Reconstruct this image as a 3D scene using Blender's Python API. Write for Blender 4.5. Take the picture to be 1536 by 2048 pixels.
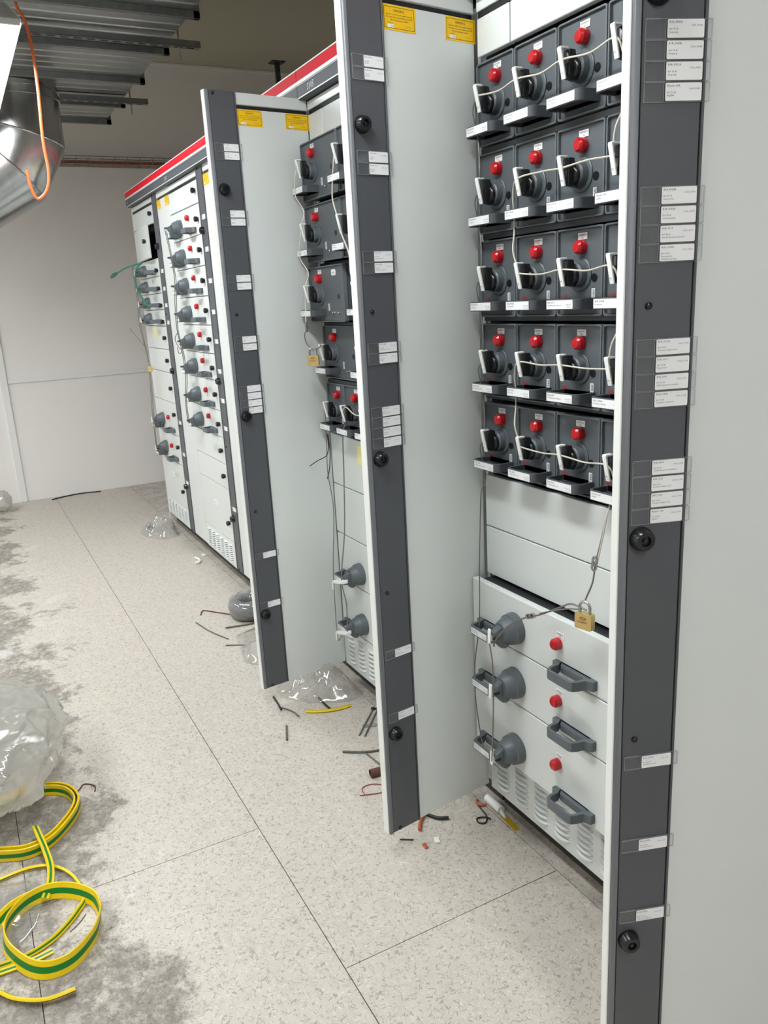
import bpy, bmesh, math, random
from mathutils import Vector, Matrix, noise

random.seed(7)
S = bpy.context.scene
for o in list(bpy.data.objects):
    bpy.data.objects.remove(o)
COL = S.collection

# ------------------------------------------------------------------ camera
def make_camera():
    yaw, pitch, roll, f = 2.6658, -0.2625, -0.0542, 1598.7
    fw = Vector((math.cos(pitch)*math.cos(yaw), math.cos(pitch)*math.sin(yaw), math.sin(pitch)))
    rt = fw.cross(Vector((0, 0, 1))).normalized()
    up = rt.cross(fw)
    c, s = math.cos(roll), math.sin(roll)
    rt, up = rt*c + up*s, up*c - rt*s
    m = Matrix((rt, up, -fw)).transposed().to_4x4()
    m.translation = Vector((0.7768, -1.2332, 1.5377))
    cd = bpy.data.cameras.new('camera')
    cd.sensor_fit = 'VERTICAL'; cd.sensor_height = 36.0; cd.sensor_width = 27.0
    cd.lens = f*36.0/2048.0
    cd.clip_start = 0.02; cd.clip_end = 60
    co = bpy.data.objects.new('camera', cd); COL.objects.link(co)
    co.matrix_world = m
    S.camera = co
make_camera()

# ------------------------------------------------------------------ world, exposure
w = bpy.data.worlds.new('world'); S.world = w; w.use_nodes = True
w.node_tree.nodes['Background'].inputs[0].default_value = (0.9, 0.95, 1.0, 1)
w.node_tree.nodes['Background'].inputs[1].default_value = 0.02
S.view_settings.view_transform = 'Standard'
S.view_settings.look = 'None'
S.view_settings.gamma = 1.0
S.view_settings.use_curve_mapping = False
S.view_settings.exposure = 0.0
LAMP_POWER = 39.0          # emission of the ceiling luminaires' diffusers

# ------------------------------------------------------------------ materials
def lin(c):
    r = []
    for v in c:
        v /= 255.0
        r.append(v/12.92 if v <= 0.04045 else ((v+0.055)/1.055)**2.4)
    return (r[0], r[1], r[2], 1.0)

MATS = {}
def nodes_of(name):
    m = bpy.data.materials.new(name); m.use_nodes = True
    nt = m.node_tree
    return m, nt, nt.nodes['Principled BSDF'], nt.nodes['Material Output']

def mat(name, rgb, rough=0.5, metal=0.0, var=0.0, scale=8.0, bump=0.0, bscale=200.0, coat=0.0, spec=0.5):
    m, nt, b, out = nodes_of(name)
    col = lin(rgb)
    b.inputs['Base Color'].default_value = col
    b.inputs['Roughness'].default_value = rough
    b.inputs['Metallic'].default_value = metal
    b.inputs['Specular IOR Level'].default_value = spec
    if coat:
        b.inputs['Coat Weight'].default_value = coat
        b.inputs['Coat Roughness'].default_value = 0.15
    N, Lk = nt.nodes, nt.links
    tc = N.new('ShaderNodeTexCoord')
    n = N.new('ShaderNodeTexNoise'); n.inputs['Scale'].default_value = scale; n.inputs['Detail'].default_value = 4
    Lk.new(tc.outputs['Object'], n.inputs['Vector'])
    if var:
        hsv = N.new('ShaderNodeMixRGB'); hsv.blend_type = 'MIX'
        hsv.inputs[1].default_value = tuple(v*(1-var) for v in col[:3])+(1,)
        hsv.inputs[2].default_value = tuple(min(1, v*(1+var)) for v in col[:3])+(1,)
        Lk.new(n.outputs['Fac'], hsv.inputs[0]); Lk.new(hsv.outputs[0], b.inputs['Base Color'])
    if bump:
        n2 = N.new('ShaderNodeTexNoise'); n2.inputs['Scale'].default_value = bscale; n2.inputs['Detail'].default_value = 2
        Lk.new(tc.outputs['Object'], n2.inputs['Vector'])
        bp = N.new('ShaderNodeBump'); bp.inputs['Strength'].default_value = bump; bp.inputs['Distance'].default_value = 0.002
        Lk.new(n2.outputs['Fac'], bp.inputs['Height']); Lk.new(bp.outputs[0], b.inputs['Normal'])
    MATS[name] = m
    return m

mat('paint_light', (219, 223, 220), 0.38, var=0.02, scale=3)
mat('paint_edge', (232, 234, 230), 0.35)
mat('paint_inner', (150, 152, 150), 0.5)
mat('strip_dark', (82, 84, 88), 0.42, var=0.03, bump=0.03, bscale=400)
mat('strip_bevel', (112, 115, 119), 0.4)
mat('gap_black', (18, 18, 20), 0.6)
mat('header_grey', (88, 92, 98), 0.55, spec=0.3)
mat('header_red', (222, 24, 44), 0.6, spec=0.2)
mat('plastic_module', (88, 94, 98), 0.42, bump=0.04, bscale=500)
mat('plastic_rim', (104, 110, 114), 0.4)
mat('plastic_handle', (76, 80, 84), 0.38, bump=0.03, bscale=500)
mat('plastic_cone', (93, 100, 104), 0.45, bump=0.03, bscale=400)
mat('plastic_black', (26, 27, 28), 0.25)
mat('plastic_white', (236, 236, 232), 0.35)
mat('rail_dark', (62, 64, 66), 0.4, metal=0.4)
mat('red_lamp', (190, 6, 22), 0.28, coat=0.4)
mat('card_white', (240, 240, 240), 0.45)
mat('ink_dark', (40, 40, 44), 0.6)
mat('ink_grey', (110, 110, 114), 0.6)
mat('ink_red', (170, 26, 36), 0.5)
mat('ink_white', (225, 228, 230), 0.5)
mat('sign_yellow', (250, 200, 4), 0.45)
mat('brass', (226, 196, 132), 0.36, metal=0.75, var=0.08, scale=60)
mat('steel', (190, 190, 188), 0.25, metal=1.0)
mat('zinc', (176, 178, 176), 0.35, metal=0.8)
mat('wire_coated', (208, 203, 186), 0.4)
mat('wire_steel', (120, 116, 108), 0.4, metal=0.3)
mat('cable_orange', (240, 122, 70), 0.45)
mat('cable_green', (32, 120, 96), 0.45)
mat('cable_black', (24, 24, 25), 0.5)
mat('cable_brown', (96, 58, 48), 0.5)
mat('cable_copper', (176, 92, 60), 0.4)
mat('cable_grey', (96, 96, 92), 0.5)
mat('cable_red', (150, 62, 62), 0.5)
mat('sleeve_yellow', (240, 206, 12), 0.38, var=0.08, scale=40)
mat('sleeve_green', (14, 122, 46), 0.38)
mat('paper_note', (236, 226, 160), 0.7)
mat('wall_paint', (243, 239, 235), 0.55, var=0.015, scale=1.5)
mat('wall_trim', (240, 239, 236), 0.5)
mat('ceiling_paint', (196, 190, 168), 0.8, var=0.03, scale=0.6)
mat('lamp_housing', (225, 226, 224), 0.45)
mat('plinth_dark', (54, 52, 48), 0.7, var=0.3, scale=20)
mat('tape_yellow', (196, 160, 24), 0.5)
mat('cable_tray_steel', (150, 152, 150), 0.4, metal=0.6)

def galvanised(name, rgb, rough, vs):
    m, nt, b, out = nodes_of(name)
    N, Lk = nt.nodes, nt.links
    b.inputs['Metallic'].default_value = 1.0
    tc = N.new('ShaderNodeTexCoord')
    v = N.new('ShaderNodeTexVoronoi'); v.inputs['Scale'].default_value = vs
    Lk.new(tc.outputs['Object'], v.inputs['Vector'])
    r = N.new('ShaderNodeValToRGB')
    c = lin(rgb)
    r.color_ramp.elements[0].color = tuple(x*0.9 for x in c[:3])+(1,)
    r.color_ramp.elements[1].color = tuple(min(1, x*1.08) for x in c[:3])+(1,)
    Lk.new(v.outputs['Color'], r.inputs[0]); Lk.new(r.outputs[0], b.inputs['Base Color'])
    b.inputs['Roughness'].default_value = rough
    MATS[name] = m
galvanised('galvanised_sheet', (176, 178, 176), 0.34, 30)
galvanised('galvanised_bright', (190, 190, 189), 0.2, 18)
galvanised('galvanised_strut', (140, 142, 142), 0.28, 40)

def clear_mat(name, rgb, transp, rough, gloss=0.05):
    """thin clear plastic: light goes straight through, a little gloss, some milky scatter"""
    m = bpy.data.materials.new(name); m.use_nodes = True
    nt = m.node_tree; N, Lk = nt.nodes, nt.links
    for n in list(N):
        N.remove(n)
    out = N.new('ShaderNodeOutputMaterial')
    tr = N.new('ShaderNodeBsdfTransparent'); tr.inputs[0].default_value = (1, 1, 1, 1)
    gl = N.new('ShaderNodeBsdfGlossy'); gl.inputs['Roughness'].default_value = rough
    df = N.new('ShaderNodeBsdfDiffuse'); df.inputs[0].default_value = lin(rgb)
    tl = N.new('ShaderNodeBsdfTranslucent'); tl.inputs[0].default_value = lin(rgb)
    lw = N.new('ShaderNodeLayerWeight'); lw.inputs['Blend'].default_value = 0.5
    pw = N.new('ShaderNodeMath'); pw.operation = 'POWER'; pw.inputs[1].default_value = 4.0
    Lk.new(lw.outputs['Facing'], pw.inputs[0])
    fr = N.new('ShaderNodeMath'); fr.operation = 'MULTIPLY_ADD'; fr.inputs[1].default_value = 0.75; fr.inputs[2].default_value = gloss
    Lk.new(pw.outputs[0], fr.inputs[0])
    a = N.new('ShaderNodeMixShader'); a.inputs[0].default_value = 0.5
    Lk.new(df.outputs[0], a.inputs[1]); Lk.new(tl.outputs[0], a.inputs[2])
    b = N.new('ShaderNodeMixShader'); b.inputs[0].default_value = transp
    Lk.new(a.outputs[0], b.inputs[1]); Lk.new(tr.outputs[0], b.inputs[2])
    c = N.new('ShaderNodeMixShader')
    Lk.new(fr.outputs[0], c.inputs[0]); Lk.new(b.outputs[0], c.inputs[1]); Lk.new(gl.outputs[0], c.inputs[2])
    Lk.new(c.outputs[0], out.inputs[0])
    MATS[name] = m
clear_mat('acrylic_clear', (190, 192, 194), 0.95, 0.08, 0.02)
clear_mat('acrylic_edge', (205, 208, 210), 0.68, 0.1, 0.06)
clear_mat('film_clear', (232, 232, 228), 0.84, 0.10, 0.09)
clear_mat('film_milky', (224, 221, 213), 0.40, 0.09, 0.14)
clear_mat('film_smoky', (190, 192, 196), 0.62, 0.10, 0.12)

def emission_mat(name, rgb, strength):
    m = bpy.data.materials.new(name); m.use_nodes = True
    nt = m.node_tree
    b = nt.nodes['Principled BSDF']
    b.inputs['Base Color'].default_value = (0.8, 0.8, 0.8, 1)
    b.inputs['Emission Color'].default_value = rgb
    b.inputs['Emission Strength'].default_value = strength
    MATS[name] = m
emission_mat('lamp_glow', (0.95, 1.0, 1.03, 1), LAMP_POWER)

def floor_material():
    m, nt, b, out = nodes_of('vinyl_floor')
    N, Lk = nt.nodes, nt.links
    g = N.new('ShaderNodeNewGeometry')
    sep = N.new('ShaderNodeSeparateXYZ'); Lk.new(g.outputs['Position'], sep.inputs[0])
    def noi(scale, detail=2, rough=0.5, dist=0.0, vec=None):
        n = N.new('ShaderNodeTexNoise'); n.inputs['Scale'].default_value = scale
        n.inputs['Detail'].default_value = detail; n.inputs['Roughness'].default_value = rough
        n.inputs['Distortion'].default_value = dist
        Lk.new(vec or g.outputs['Position'], n.inputs['Vector'])
        return n.outputs['Fac']
    def mth(op, a, bb=None, c=None):
        n = N.new('ShaderNodeMath'); n.operation = op
        for i, v in enumerate((a, bb, c)):
            if v is None: continue
            if isinstance(v, (int, float)): n.inputs[i].default_value = v
            else: Lk.new(v, n.inputs[i])
        return n.outputs[0]
    def ss(v, lo, hi):
        n = N.new('ShaderNodeMapRange'); n.interpolation_type = 'SMOOTHSTEP'
        n.inputs['From Min'].default_value = lo; n.inputs['From Max'].default_value = hi
        Lk.new(v, n.inputs['Value']); return n.outputs['Result']
    def mix(f, c1, c2):
        n = N.new('ShaderNodeMixRGB')
        if isinstance(f, float): n.inputs[0].default_value = f
        else: Lk.new(f, n.inputs[0])
        for i, c in ((1, c1), (2, c2)):
            if isinstance(c, tuple): n.inputs[i].default_value = c
            else: Lk.new(c, n.inputs[i])
        return n.outputs[0]
    # flecks: short worm-like grey dashes
    n1 = noi(75, 1, 0.4, 0.6)
    line = mth('SUBTRACT', 1.0, ss(mth('ABSOLUTE', mth('SUBTRACT', n1, 0.5)), 0.014, 0.05))
    brk = ss(noi(62, 1, 0.4), 0.45, 0.53)
    fleck = mth('MULTIPLY', line, brk)
    n3 = noi(130, 1, 0.4, 0.4)
    line2 = mth('MULTIPLY', mth('SUBTRACT', 1.0, ss(mth('ABSOLUTE', mth('SUBTRACT', n3, 0.5)), 0.01, 0.04)), ss(noi(90, 1), 0.5, 0.58))
    tone = noi(22, 3, 0.6)
    c = mix(tone, lin((184, 175, 163)), lin((210, 201, 190)))
    c = mix(mth('MULTIPLY', line2, 0.32), c, lin((246, 243, 238)))
    c = mix(mth('MULTIPLY', fleck, 0.62), c, lin((130, 122, 113)))
    # trodden-in cement dust and dirt along the far side of the aisle
    ny = mth('MULTIPLY', sep.outputs['Y'], -1.0)
    big = noi(3.1, 12, 0.74, 0.15)
    side = ss(ny, 0.86, 1.2)
    patch = ss(mth('ADD', big, mth('MULTIPLY', side, 0.20)), 0.60, 0.685)
    patch = mth('MULTIPLY', patch, ss(ny, 0.72, 1.0))
    fine = noi(60, 5, 0.8)
    patch = mth('MULTIPLY', patch, mth('ADD', 0.5, mth('MULTIPLY', ss(noi(26, 8, 0.8), 0.38, 0.56), 0.5)))
    c = mix(mth('MULTIPLY', patch, mth('ADD', 0.42, mth('MULTIPLY', fine, 0.6))), c, lin((98, 92, 84)))
    # pale plaster dust between
    dust = mth('MULTIPLY', ss(noi(4.5, 7, 0.7, 0.4), 0.55, 0.68), ss(ny, 0.75, 1.15))
    c = mix(mth('MULTIPLY', dust, 0.6), c, lin((222, 218, 212)))
    # scuffs
    mp = N.new('ShaderNodeMapping'); mp.inputs['Rotation'].default_value = (0, 0, 0.9); mp.inputs['Scale'].default_value = (1.0, 4.0, 1.0)
    Lk.new(g.outputs['Position'], mp.inputs[0])
    sc = mth('MULTIPLY', ss(noi(7, 8, 0.75, 0.5, mp.outputs[0]), 0.625, 0.69), ss(noi(1.6, 2), 0.44, 0.56))
    c = mix(mth('MULTIPLY', sc, 0.55), c, lin((104, 98, 92)))
    # grime near the plinths
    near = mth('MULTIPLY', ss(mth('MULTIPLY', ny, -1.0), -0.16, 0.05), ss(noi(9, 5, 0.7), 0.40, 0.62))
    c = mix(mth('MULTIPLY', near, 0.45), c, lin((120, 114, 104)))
    Lk.new(c, b.inputs['Base Color'])
    rg = mth('ADD', 0.42, mth('MULTIPLY', patch, 0.3))
    Lk.new(rg, b.inputs['Roughness'])
    bp = N.new('ShaderNodeBump'); bp.inputs['Strength'].default_value = 0.12; bp.inputs['Distance'].default_value = 0.003
    Lk.new(mth('ADD', fine, mth('MULTIPLY', patch, 1.2)), bp.inputs['Height']); Lk.new(bp.outputs[0], b.inputs['Normal'])
    MATS['vinyl_floor'] = m
floor_material()

# ------------------------------------------------------------------ mesh helpers
_TXT = {}
def text_geo(s):
    if s not in _TXT:
        cu = bpy.data.curves.new('t', 'FONT'); cu.body = s; cu.size = 1.0; cu.resolution_u = 1
        ob = bpy.data.objects.new('t', cu)
        COL.objects.link(ob)
        bpy.context.view_layer.update()
        me = bpy.data.meshes.new_from_object(ob.evaluated_get(bpy.context.evaluated_depsgraph_get()))
        v = [tuple(x.co[:2]) for x in me.vertices]
        f = [tuple(p.vertices) for p in me.polygons]
        bpy.data.objects.remove(ob); bpy.data.curves.remove(cu); bpy.data.meshes.remove(me)
        wd = max([a[0] for a in v], default=1.0)
        _TXT[s] = (v, f, wd)
    return _TXT[s]

def rrect(x0, x1, z0, z1, r, n=4):
    pts = []
    for cx, cz, a0 in ((x1-r, z1-r, 0), (x0+r, z1-r, 90), (x0+r, z0+r, 180), (x1-r, z0+r, 270)):
        for i in range(n+1):
            a = math.radians(a0+90*i/n)
            pts.append((cx+r*math.cos(a), cz+r*math.sin(a)))
    return pts

class MB:
    def __init__(s):
        s.v = []; s.f = []; s.m = []
    def face(s, idx, m=0):
        s.f.append(tuple(idx)); s.m.append(m)
    def box(s, x0, x1, y0, y1, z0, z1, m=0):
        b = len(s.v)
        s.v += [(x0,y0,z0),(x1,y0,z0),(x1,y1,z0),(x0,y1,z0),(x0,y0,z1),(x1,y0,z1),(x1,y1,z1),(x0,y1,z1)]
        for q in ((0,3,2,1),(4,5,6,7),(0,1,5,4),(1,2,6,5),(2,3,7,6),(3,0,4,7)):
            s.face([b+i for i in q], m)
        return s
    def prism(s, poly, a0, a1, axis='z', m=0):
        """extrude a 2D polygon; axis names the extrusion axis, the polygon gives the other two"""
        b = len(s.v); n = len(poly)
        def P(p, a):
            if axis == 'z': return (p[0], p[1], a)
            if axis == 'y': return (p[0], a, p[1])
            return (a, p[0], p[1])
        for a in (a0, a1):
            s.v += [P(p, a) for p in poly]
        s.face(list(range(b, b+n))[::-1], m); s.face(range(b+n, b+2*n), m)
        for i in range(n):
            j = (i+1) % n
            s.face((b+i, b+j, b+n+j, b+n+i), m)
        return s
    def ring(s, outer, inner, a0, a1, axis='y', m=0):
        b = len(s.v); n = len(outer)
        def P(p, a):
            if axis == 'z': return (p[0], p[1], a)
            if axis == 'y': return (p[0], a, p[1])
            return (a, p[0], p[1])
        for lp in (outer, inner):
            for a in (a0, a1):
                s.v += [P(p, a) for p in lp]
        for i in range(n):
            j = (i+1) % n
            s.face((b+i, b+j, b+n+j, b+n+i), m)
            s.face((b+2*n+j, b+2*n+i, b+3*n+i, b+3*n+j), m)
            s.face((b+j, b+i, b+2*n+i, b+2*n+j), m)
            s.face((b+n+i, b+n+j, b+3*n+j, b+3*n+i), m)
        return s
    def lathe(s, prof, c, ax=(0,-1,0), n=20, m=0):
        """prof: list of (radius, height along ax) from base to tip"""
        ax = Vector(ax).normalized()
        u = ax.orthogonal().normalized(); w_ = ax.cross(u)
        b = len(s.v); c = Vector(c)
        for r, h in prof:
            for i in range(n):
                a = 2*math.pi*i/n
                s.v.append(tuple(c+ax*h+(u*math.cos(a)+w_*math.sin(a))*max(r, 1e-5)))
        for k in range(len(prof)-1):
            for i in range(n):
                j = (i+1) % n
                s.face((b+k*n+i, b+k*n+j, b+(k+1)*n+j, b+(k+1)*n+i), m)
        s.face([b+i for i in range(n)][::-1], m)
        k = len(prof)-1
        s.face([b+k*n+i for i in range(n)], m)
        return s
    def tube(s, path, r, n=6, m=0, cap=True):
        P = [Vector(p) for p in path]
        b = len(s.v); t0 = None; u = None
        for k, p in enumerate(P):
            t = (P[min(k+1, len(P)-1)]-P[max(k-1, 0)])
            t = t.normalized() if t.length > 1e-9 else Vector((0,0,1))
            if u is None: u = t.orthogonal().normalized()
            else:
                u = u-t*u.dot(t)
                u = u.normalized() if u.length > 1e-6 else t.orthogonal().normalized()
            w_ = t.cross(u)
            rr = r[k] if isinstance(r, (list, tuple)) else r
            for i in range(n):
                a = 2*math.pi*i/n
                s.v.append(tuple(p+(u*math.cos(a)+w_*math.sin(a))*rr))
        for k in range(len(P)-1):
            for i in range(n):
                j = (i+1) % n
                s.face((b+k*n+i, b+k*n+j, b+(k+1)*n+j, b+(k+1)*n+i), m)
        if cap:
            s.face([b+i for i in range(n)][::-1], m)
            s.face([b+(len(P)-1)*n+i for i in range(n)], m)
        return s
    def text(s, txt, size, x, z, y, m=0, maxw=None):
        v, f, wd = text_geo(txt)
        k = size
        kx = size if not maxw or wd*size <= maxw else maxw/wd
        b = len(s.v)
        s.v += [(x+a[0]*kx, y, z+a[1]*k) for a in v]
        for q in f:
            s.face([b+i for i in q], m)
        return s
    def mesh(s, name, mats, bevel=0.0, seg=1, smooth=35):
        me = bpy.data.meshes.new(name)
        me.from_pydata(s.v, [], s.f)
        if isinstance(mats, str): mats = [mats]
        for mm in mats: me.materials.append(MATS[mm])
        me.polygons.foreach_set('material_index', s.m)
        bm = bmesh.new(); bm.from_mesh(me)
        if bevel:
            ed = [e for e in bm.edges if len(e.link_faces) == 2 and e.calc_face_angle(0) > math.radians(40)]
            bmesh.ops.bevel(bm, geom=ed, offset=bevel, segments=seg, profile=0.5, affect='EDGES', clamp_overlap=True)
        bm.to_mesh(me); bm.free()
        if smooth:
            me.polygons.foreach_set('use_smooth', [True]*len(me.polygons))
            me.set_sharp_from_angle(angle=math.radians(smooth))
        me.update()
        return me

def link(name, me, parent=None, loc=(0,0,0), rz=0.0, label=None, cat=None, group=None, kind=None, rot=None):
    o = bpy.data.objects.new(name, me); COL.objects.link(o)
    o.location = loc
    o.rotation_euler = rot if rot else (0, 0, rz)
    if parent: o.parent = parent
    for k, v in (('label', label), ('category', cat), ('group', group), ('kind', kind)):
        if v: o[k] = v
    return o
def thing(name, label, cat, loc=(0,0,0), rz=0.0, group=None, kind=None):
    return link(name, None, None, loc, rz, label, cat, group, kind)

def spline(pts, n=8):
    P = [Vector(p) for p in pts]
    out = []
    for i in range(len(P)-1):
        p0 = P[max(i-1, 0)]; p1 = P[i]; p2 = P[i+1]; p3 = P[min(i+2, len(P)-1)]
        for k in range(n):
            t = k/n
            out.append(0.5*((2*p1)+(p2-p0)*t+(2*p0-5*p1+4*p2-p3)*t*t+(3*p1-p0-3*p2+p3)*t**3))
    out.append(P[-1])
    return out

# ------------------------------------------------------------------ room
X0, X1, Y0, Y1, ZC = -6.6, 2.9, -4.6, 2.3, 3.52
floor = link('floor', MB().box(X0, X1, Y0, Y1, -0.06, -0.003).mesh('floor', 'plinth_dark', smooth=0),
             label='pale flecked vinyl floor with cement dust along one side of the aisle', cat='floor', kind='structure')
G = 0.0012
rows = ((Y0, -1.302, ((X0, X1),)), (-1.302, -0.654, ((X0, -1.29), (-1.29, X1))),
        (-0.654, -0.012, ((X0, -0.677), (-0.677, X1))), (-0.012, Y1, ((X0, X1),)))
for a, b_, segs in rows:
    for c, d in segs:
        link('vinyl_sheet', MB().box(c+G, d-G, a+G, b_-G, -0.003, 0.0).mesh('vinyl_sheet', 'vinyl_floor', smooth=0), floor)
wf = link('wall_far', MB().box(X0-0.12, X0, Y0, Y1, 0, ZC).mesh('wall_far', 'wall_paint', smooth=0),
     label='plain painted panel wall at the end of the aisle', cat='wall', kind='structure')
link('wall_left', MB().box(X0, X1, Y0-0.12, Y0, 0, ZC).mesh('wall_left', 'wall_paint', smooth=0),
     label='painted wall on the open side of the aisle', cat='wall', kind='structure')
link('wall_right', MB().box(X0, X1, Y1, Y1+0.12, 0, ZC).mesh('wall_right', 'wall_paint', smooth=0),
     label='painted wall behind the switchgear cabinets', cat='wall', kind='structure')
link('wall_back', MB().box(X1, X1+0.12, Y0, Y1, 0, ZC).mesh('wall_back', 'wall_paint', smooth=0),
     label='painted wall behind the viewer', cat='wall', kind='structure')
link('ceiling', MB().box(X0-0.12, X1+0.12, Y0-0.12, Y1+0.12, ZC, ZC+0.12).mesh('ceiling', 'ceiling_paint', smooth=0),
     label='dull olive-grey painted ceiling', cat='ceiling', kind='structure')
# joint strips on the end wall
link('trim_1', MB().box(X0, X0+0.014, -0.87, Y1, 1.004, 1.040).mesh('trim_1', 'wall_trim', bevel=0.002),
     label='pale horizontal joint strip across the end wall', cat='trim', kind='structure')
link('trim_2', MB().box(X0, X0+0.014, -0.93, -0.875, 0, ZC).mesh('trim_2', 'wall_trim', bevel=0.002),
     label='pale vertical joint strip on the end wall', cat='trim', kind='structure')
link('trim_3', MB().box(X0, X0+0.02, Y0, Y1, ZC-0.025, ZC).mesh('trim_3', 'wall_trim', bevel=0.004),
     label='thin cornice strip between end wall and ceiling', cat='trim', kind='structure')

# ------------------------------------------------------------------ luminaires
def luminaire(x0, x1, label, y=-0.9):
    t = thing('ceiling_luminaire', label, 'lamp', (x0, y, 2.6), group='luminaires hung over the aisle')
    L_ = x1-x0
    link('housing', MB().prism([(-0.106, 0.006), (-0.1, 0.0205), (0.1, 0.0205), (0.106, 0.006), (0.108, 0.024), (0.058, 0.078), (-0.058, 0.078), (-0.108, 0.024)], 0, L_, 'x').mesh('housing', 'lamp_housing', bevel=0.004), t)
    d = link('diffuser', MB().prism([(-0.0985, 0.02), (-0.0985, 0.006), (0.0985, 0.006), (0.0985, 0.02)], 0.012, L_-0.012, 'x').mesh('diffuser', 'lamp_glow', bevel=0.003), t)
    cap = MB().prism([(-0.104, 0.024), (-0.1, 0.003), (0.1, 0.003), (0.104, 0.024), (0.058, 0.078), (-0.058, 0.078)], 0, 0.012, 'x').mesh('end_cap', 'lamp_housing', bevel=0.002)
    link('end_cap', cap, t); link('end_cap', cap, t, (L_-0.012, 0, 0))
    for xx in (0.12, L_-0.12):
        h = MB()
        for sy in (-0.03, 0.03):
            h.tube([(xx, sy, 0.072), (xx, sy*0.6, 0.25), (xx, sy*0.2, 0.914)], 0.003, 6)
        for k in range(5):
            z = 0.1+k*0.04
            h.tube([(xx, -0.03+k*0.003, z), (xx, 0.03-k*0.003, z+0.02)], 0.002, 5)
        link('hanger_wire', h.mesh('hanger_wire', 'zinc'), t)
luminaire(-4.33, -2.85, 'bright fluorescent luminaire hung beside the bare metal elbow duct')
luminaire(-1.45, 0.03, 'fluorescent luminaire hung over the middle of the aisle')
luminaire(1.2, 2.68, 'fluorescent luminaire hung over the near end of the aisle')
luminaire(-6.05, -4.57, 'added unseen fill luminaire in the second row, close to the end wall', -2.9)  # second row is invented, added out of view to brighten the end wall
luminaire(-4.5, -3.02, 'added unseen fill luminaire in the second row, next to the one by the end wall', -2.9)
luminaire(-2.2, -0.72, 'added unseen fill luminaire in the second row, farther from the end wall', -2.9)

# ------------------------------------------------------------------ switchgear cabinets
ORD = ['first', 'second', 'third', 'fourth', 'fifth', 'sixth', 'seventh', 'eighth']

def label_card_mesh(a, b_, c, d, w_=0.053, h=0.0225, two=None):
    mb = MB()
    mb.prism(rrect(0, w_, -h, 0, 0.0018, 3), 0.0, -0.0006, 'y', 0)
    y = -0.00085
    mb.text(a, 0.0040, 0.0022, -0.0048, y, 1, 0.03)
    mb.text(d, 0.0033, w_-0.019, -0.0086, y, 2, 0.0165)
    mb.text(b_, 0.0036, 0.0022, -0.0130, y, 1)
    mb.text(c, 0.0033, 0.0022, -0.0168, y, 2, w_-0.006)
    if two: mb.text(two, 0.0033, 0.0022, -0.0205, y, 2, w_-0.006)
    return mb.mesh('label_card', ['card_white', 'ink_dark', 'ink_grey'], smooth=0)
HOLD = MB().prism(rrect(0.0009, 0.0961, -0.0243, -0.0009, 0.0008, 2), 0.0, -0.0020, 'y', 0)
HOLD.ring(rrect(0, 0.097, -0.0252, 0, 0.0010, 2), rrect(0.0009, 0.0961, -0.0243, -0.0009, 0.0008, 2), 0.0, -0.0024, 'y', 1)
HOLD.box(0.0285, 0.0293, -0.0026, -0.002, -0.0243, -0.0009, 1)
HOLD = HOLD.mesh('label_holder', ['acrylic_clear', 'acrylic_edge'], smooth=0)
def lock_mesh():
    mb = MB()
    mb.lathe([(0.0195, 0), (0.0195, 0.005), (0.017, 0.009), (0.0165, 0.016), (0.0145, 0.019), (0.0085, 0.019), (0.0075, 0.013), (0.0035, 0.013), (0.0035, 0.017), (0.0, 0.017)], (0, 0, 0), n=24)
    return mb.mesh('lock', 'plastic_black')
LOCK = lock_mesh()
RIVET = MB().lathe([(0.0055, 0), (0.0052, 0.003), (0.003, 0.0045), (0, 0.0048)], (0, 0, 0), n=12).mesh('rivet', 'plastic_black')
def sign_mesh():
    mb = MB()
    W_, H_ = 0.093, 0.051
    mb.box(0, W_, -0.0008, 0, -H_, 0, 0)
    y = -0.0011
    e = 0.004
    for q in ((e, W_-e, -e-0.0008, -e), (e, W_-e, -H_+e, -H_+e+0.0008), (e, e+0.0008, -H_+e, -e), (W_-e-0.0008, W_-e, -H_+e, -e)):
        mb.box(q[0], q[1], y, y+0.0002, q[2], q[3], 1)
    mb.text('VARNING', 0.0078, 0.030, -0.0138, y, 1, 0.031)
    mb.text('Detta är en MCC med separat matning', 0.0048, 0.010, -0.0205, y, 1, 0.073)
    mb.text('Kan vara under spänning från annat fält', 0.0048, 0.010, -0.0260, y, 1, 0.073)
    mb.text('Manöverspänning avsäkras', 0.0048, 0.021, -0.0315, y, 1, 0.052)
    mb.text('Matning från', 0.0030, 0.0135, -0.0372, y, 1, 0.018)
    mb.text('400 V AC', 0.0034, 0.064, -0.0415, y, 1, 0.017)
    mb.box(0.013, 0.031, y-0.0003, y, -0.0462, -0.0388, 2)
    mb.text('S10', 0.0055, 0.0215, -0.0445, y-0.0005, 1)
    return mb.mesh('warning_sign', ['sign_yellow', 'ink_dark', 'card_white'], smooth=0)
SIGN = sign_mesh()

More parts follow.
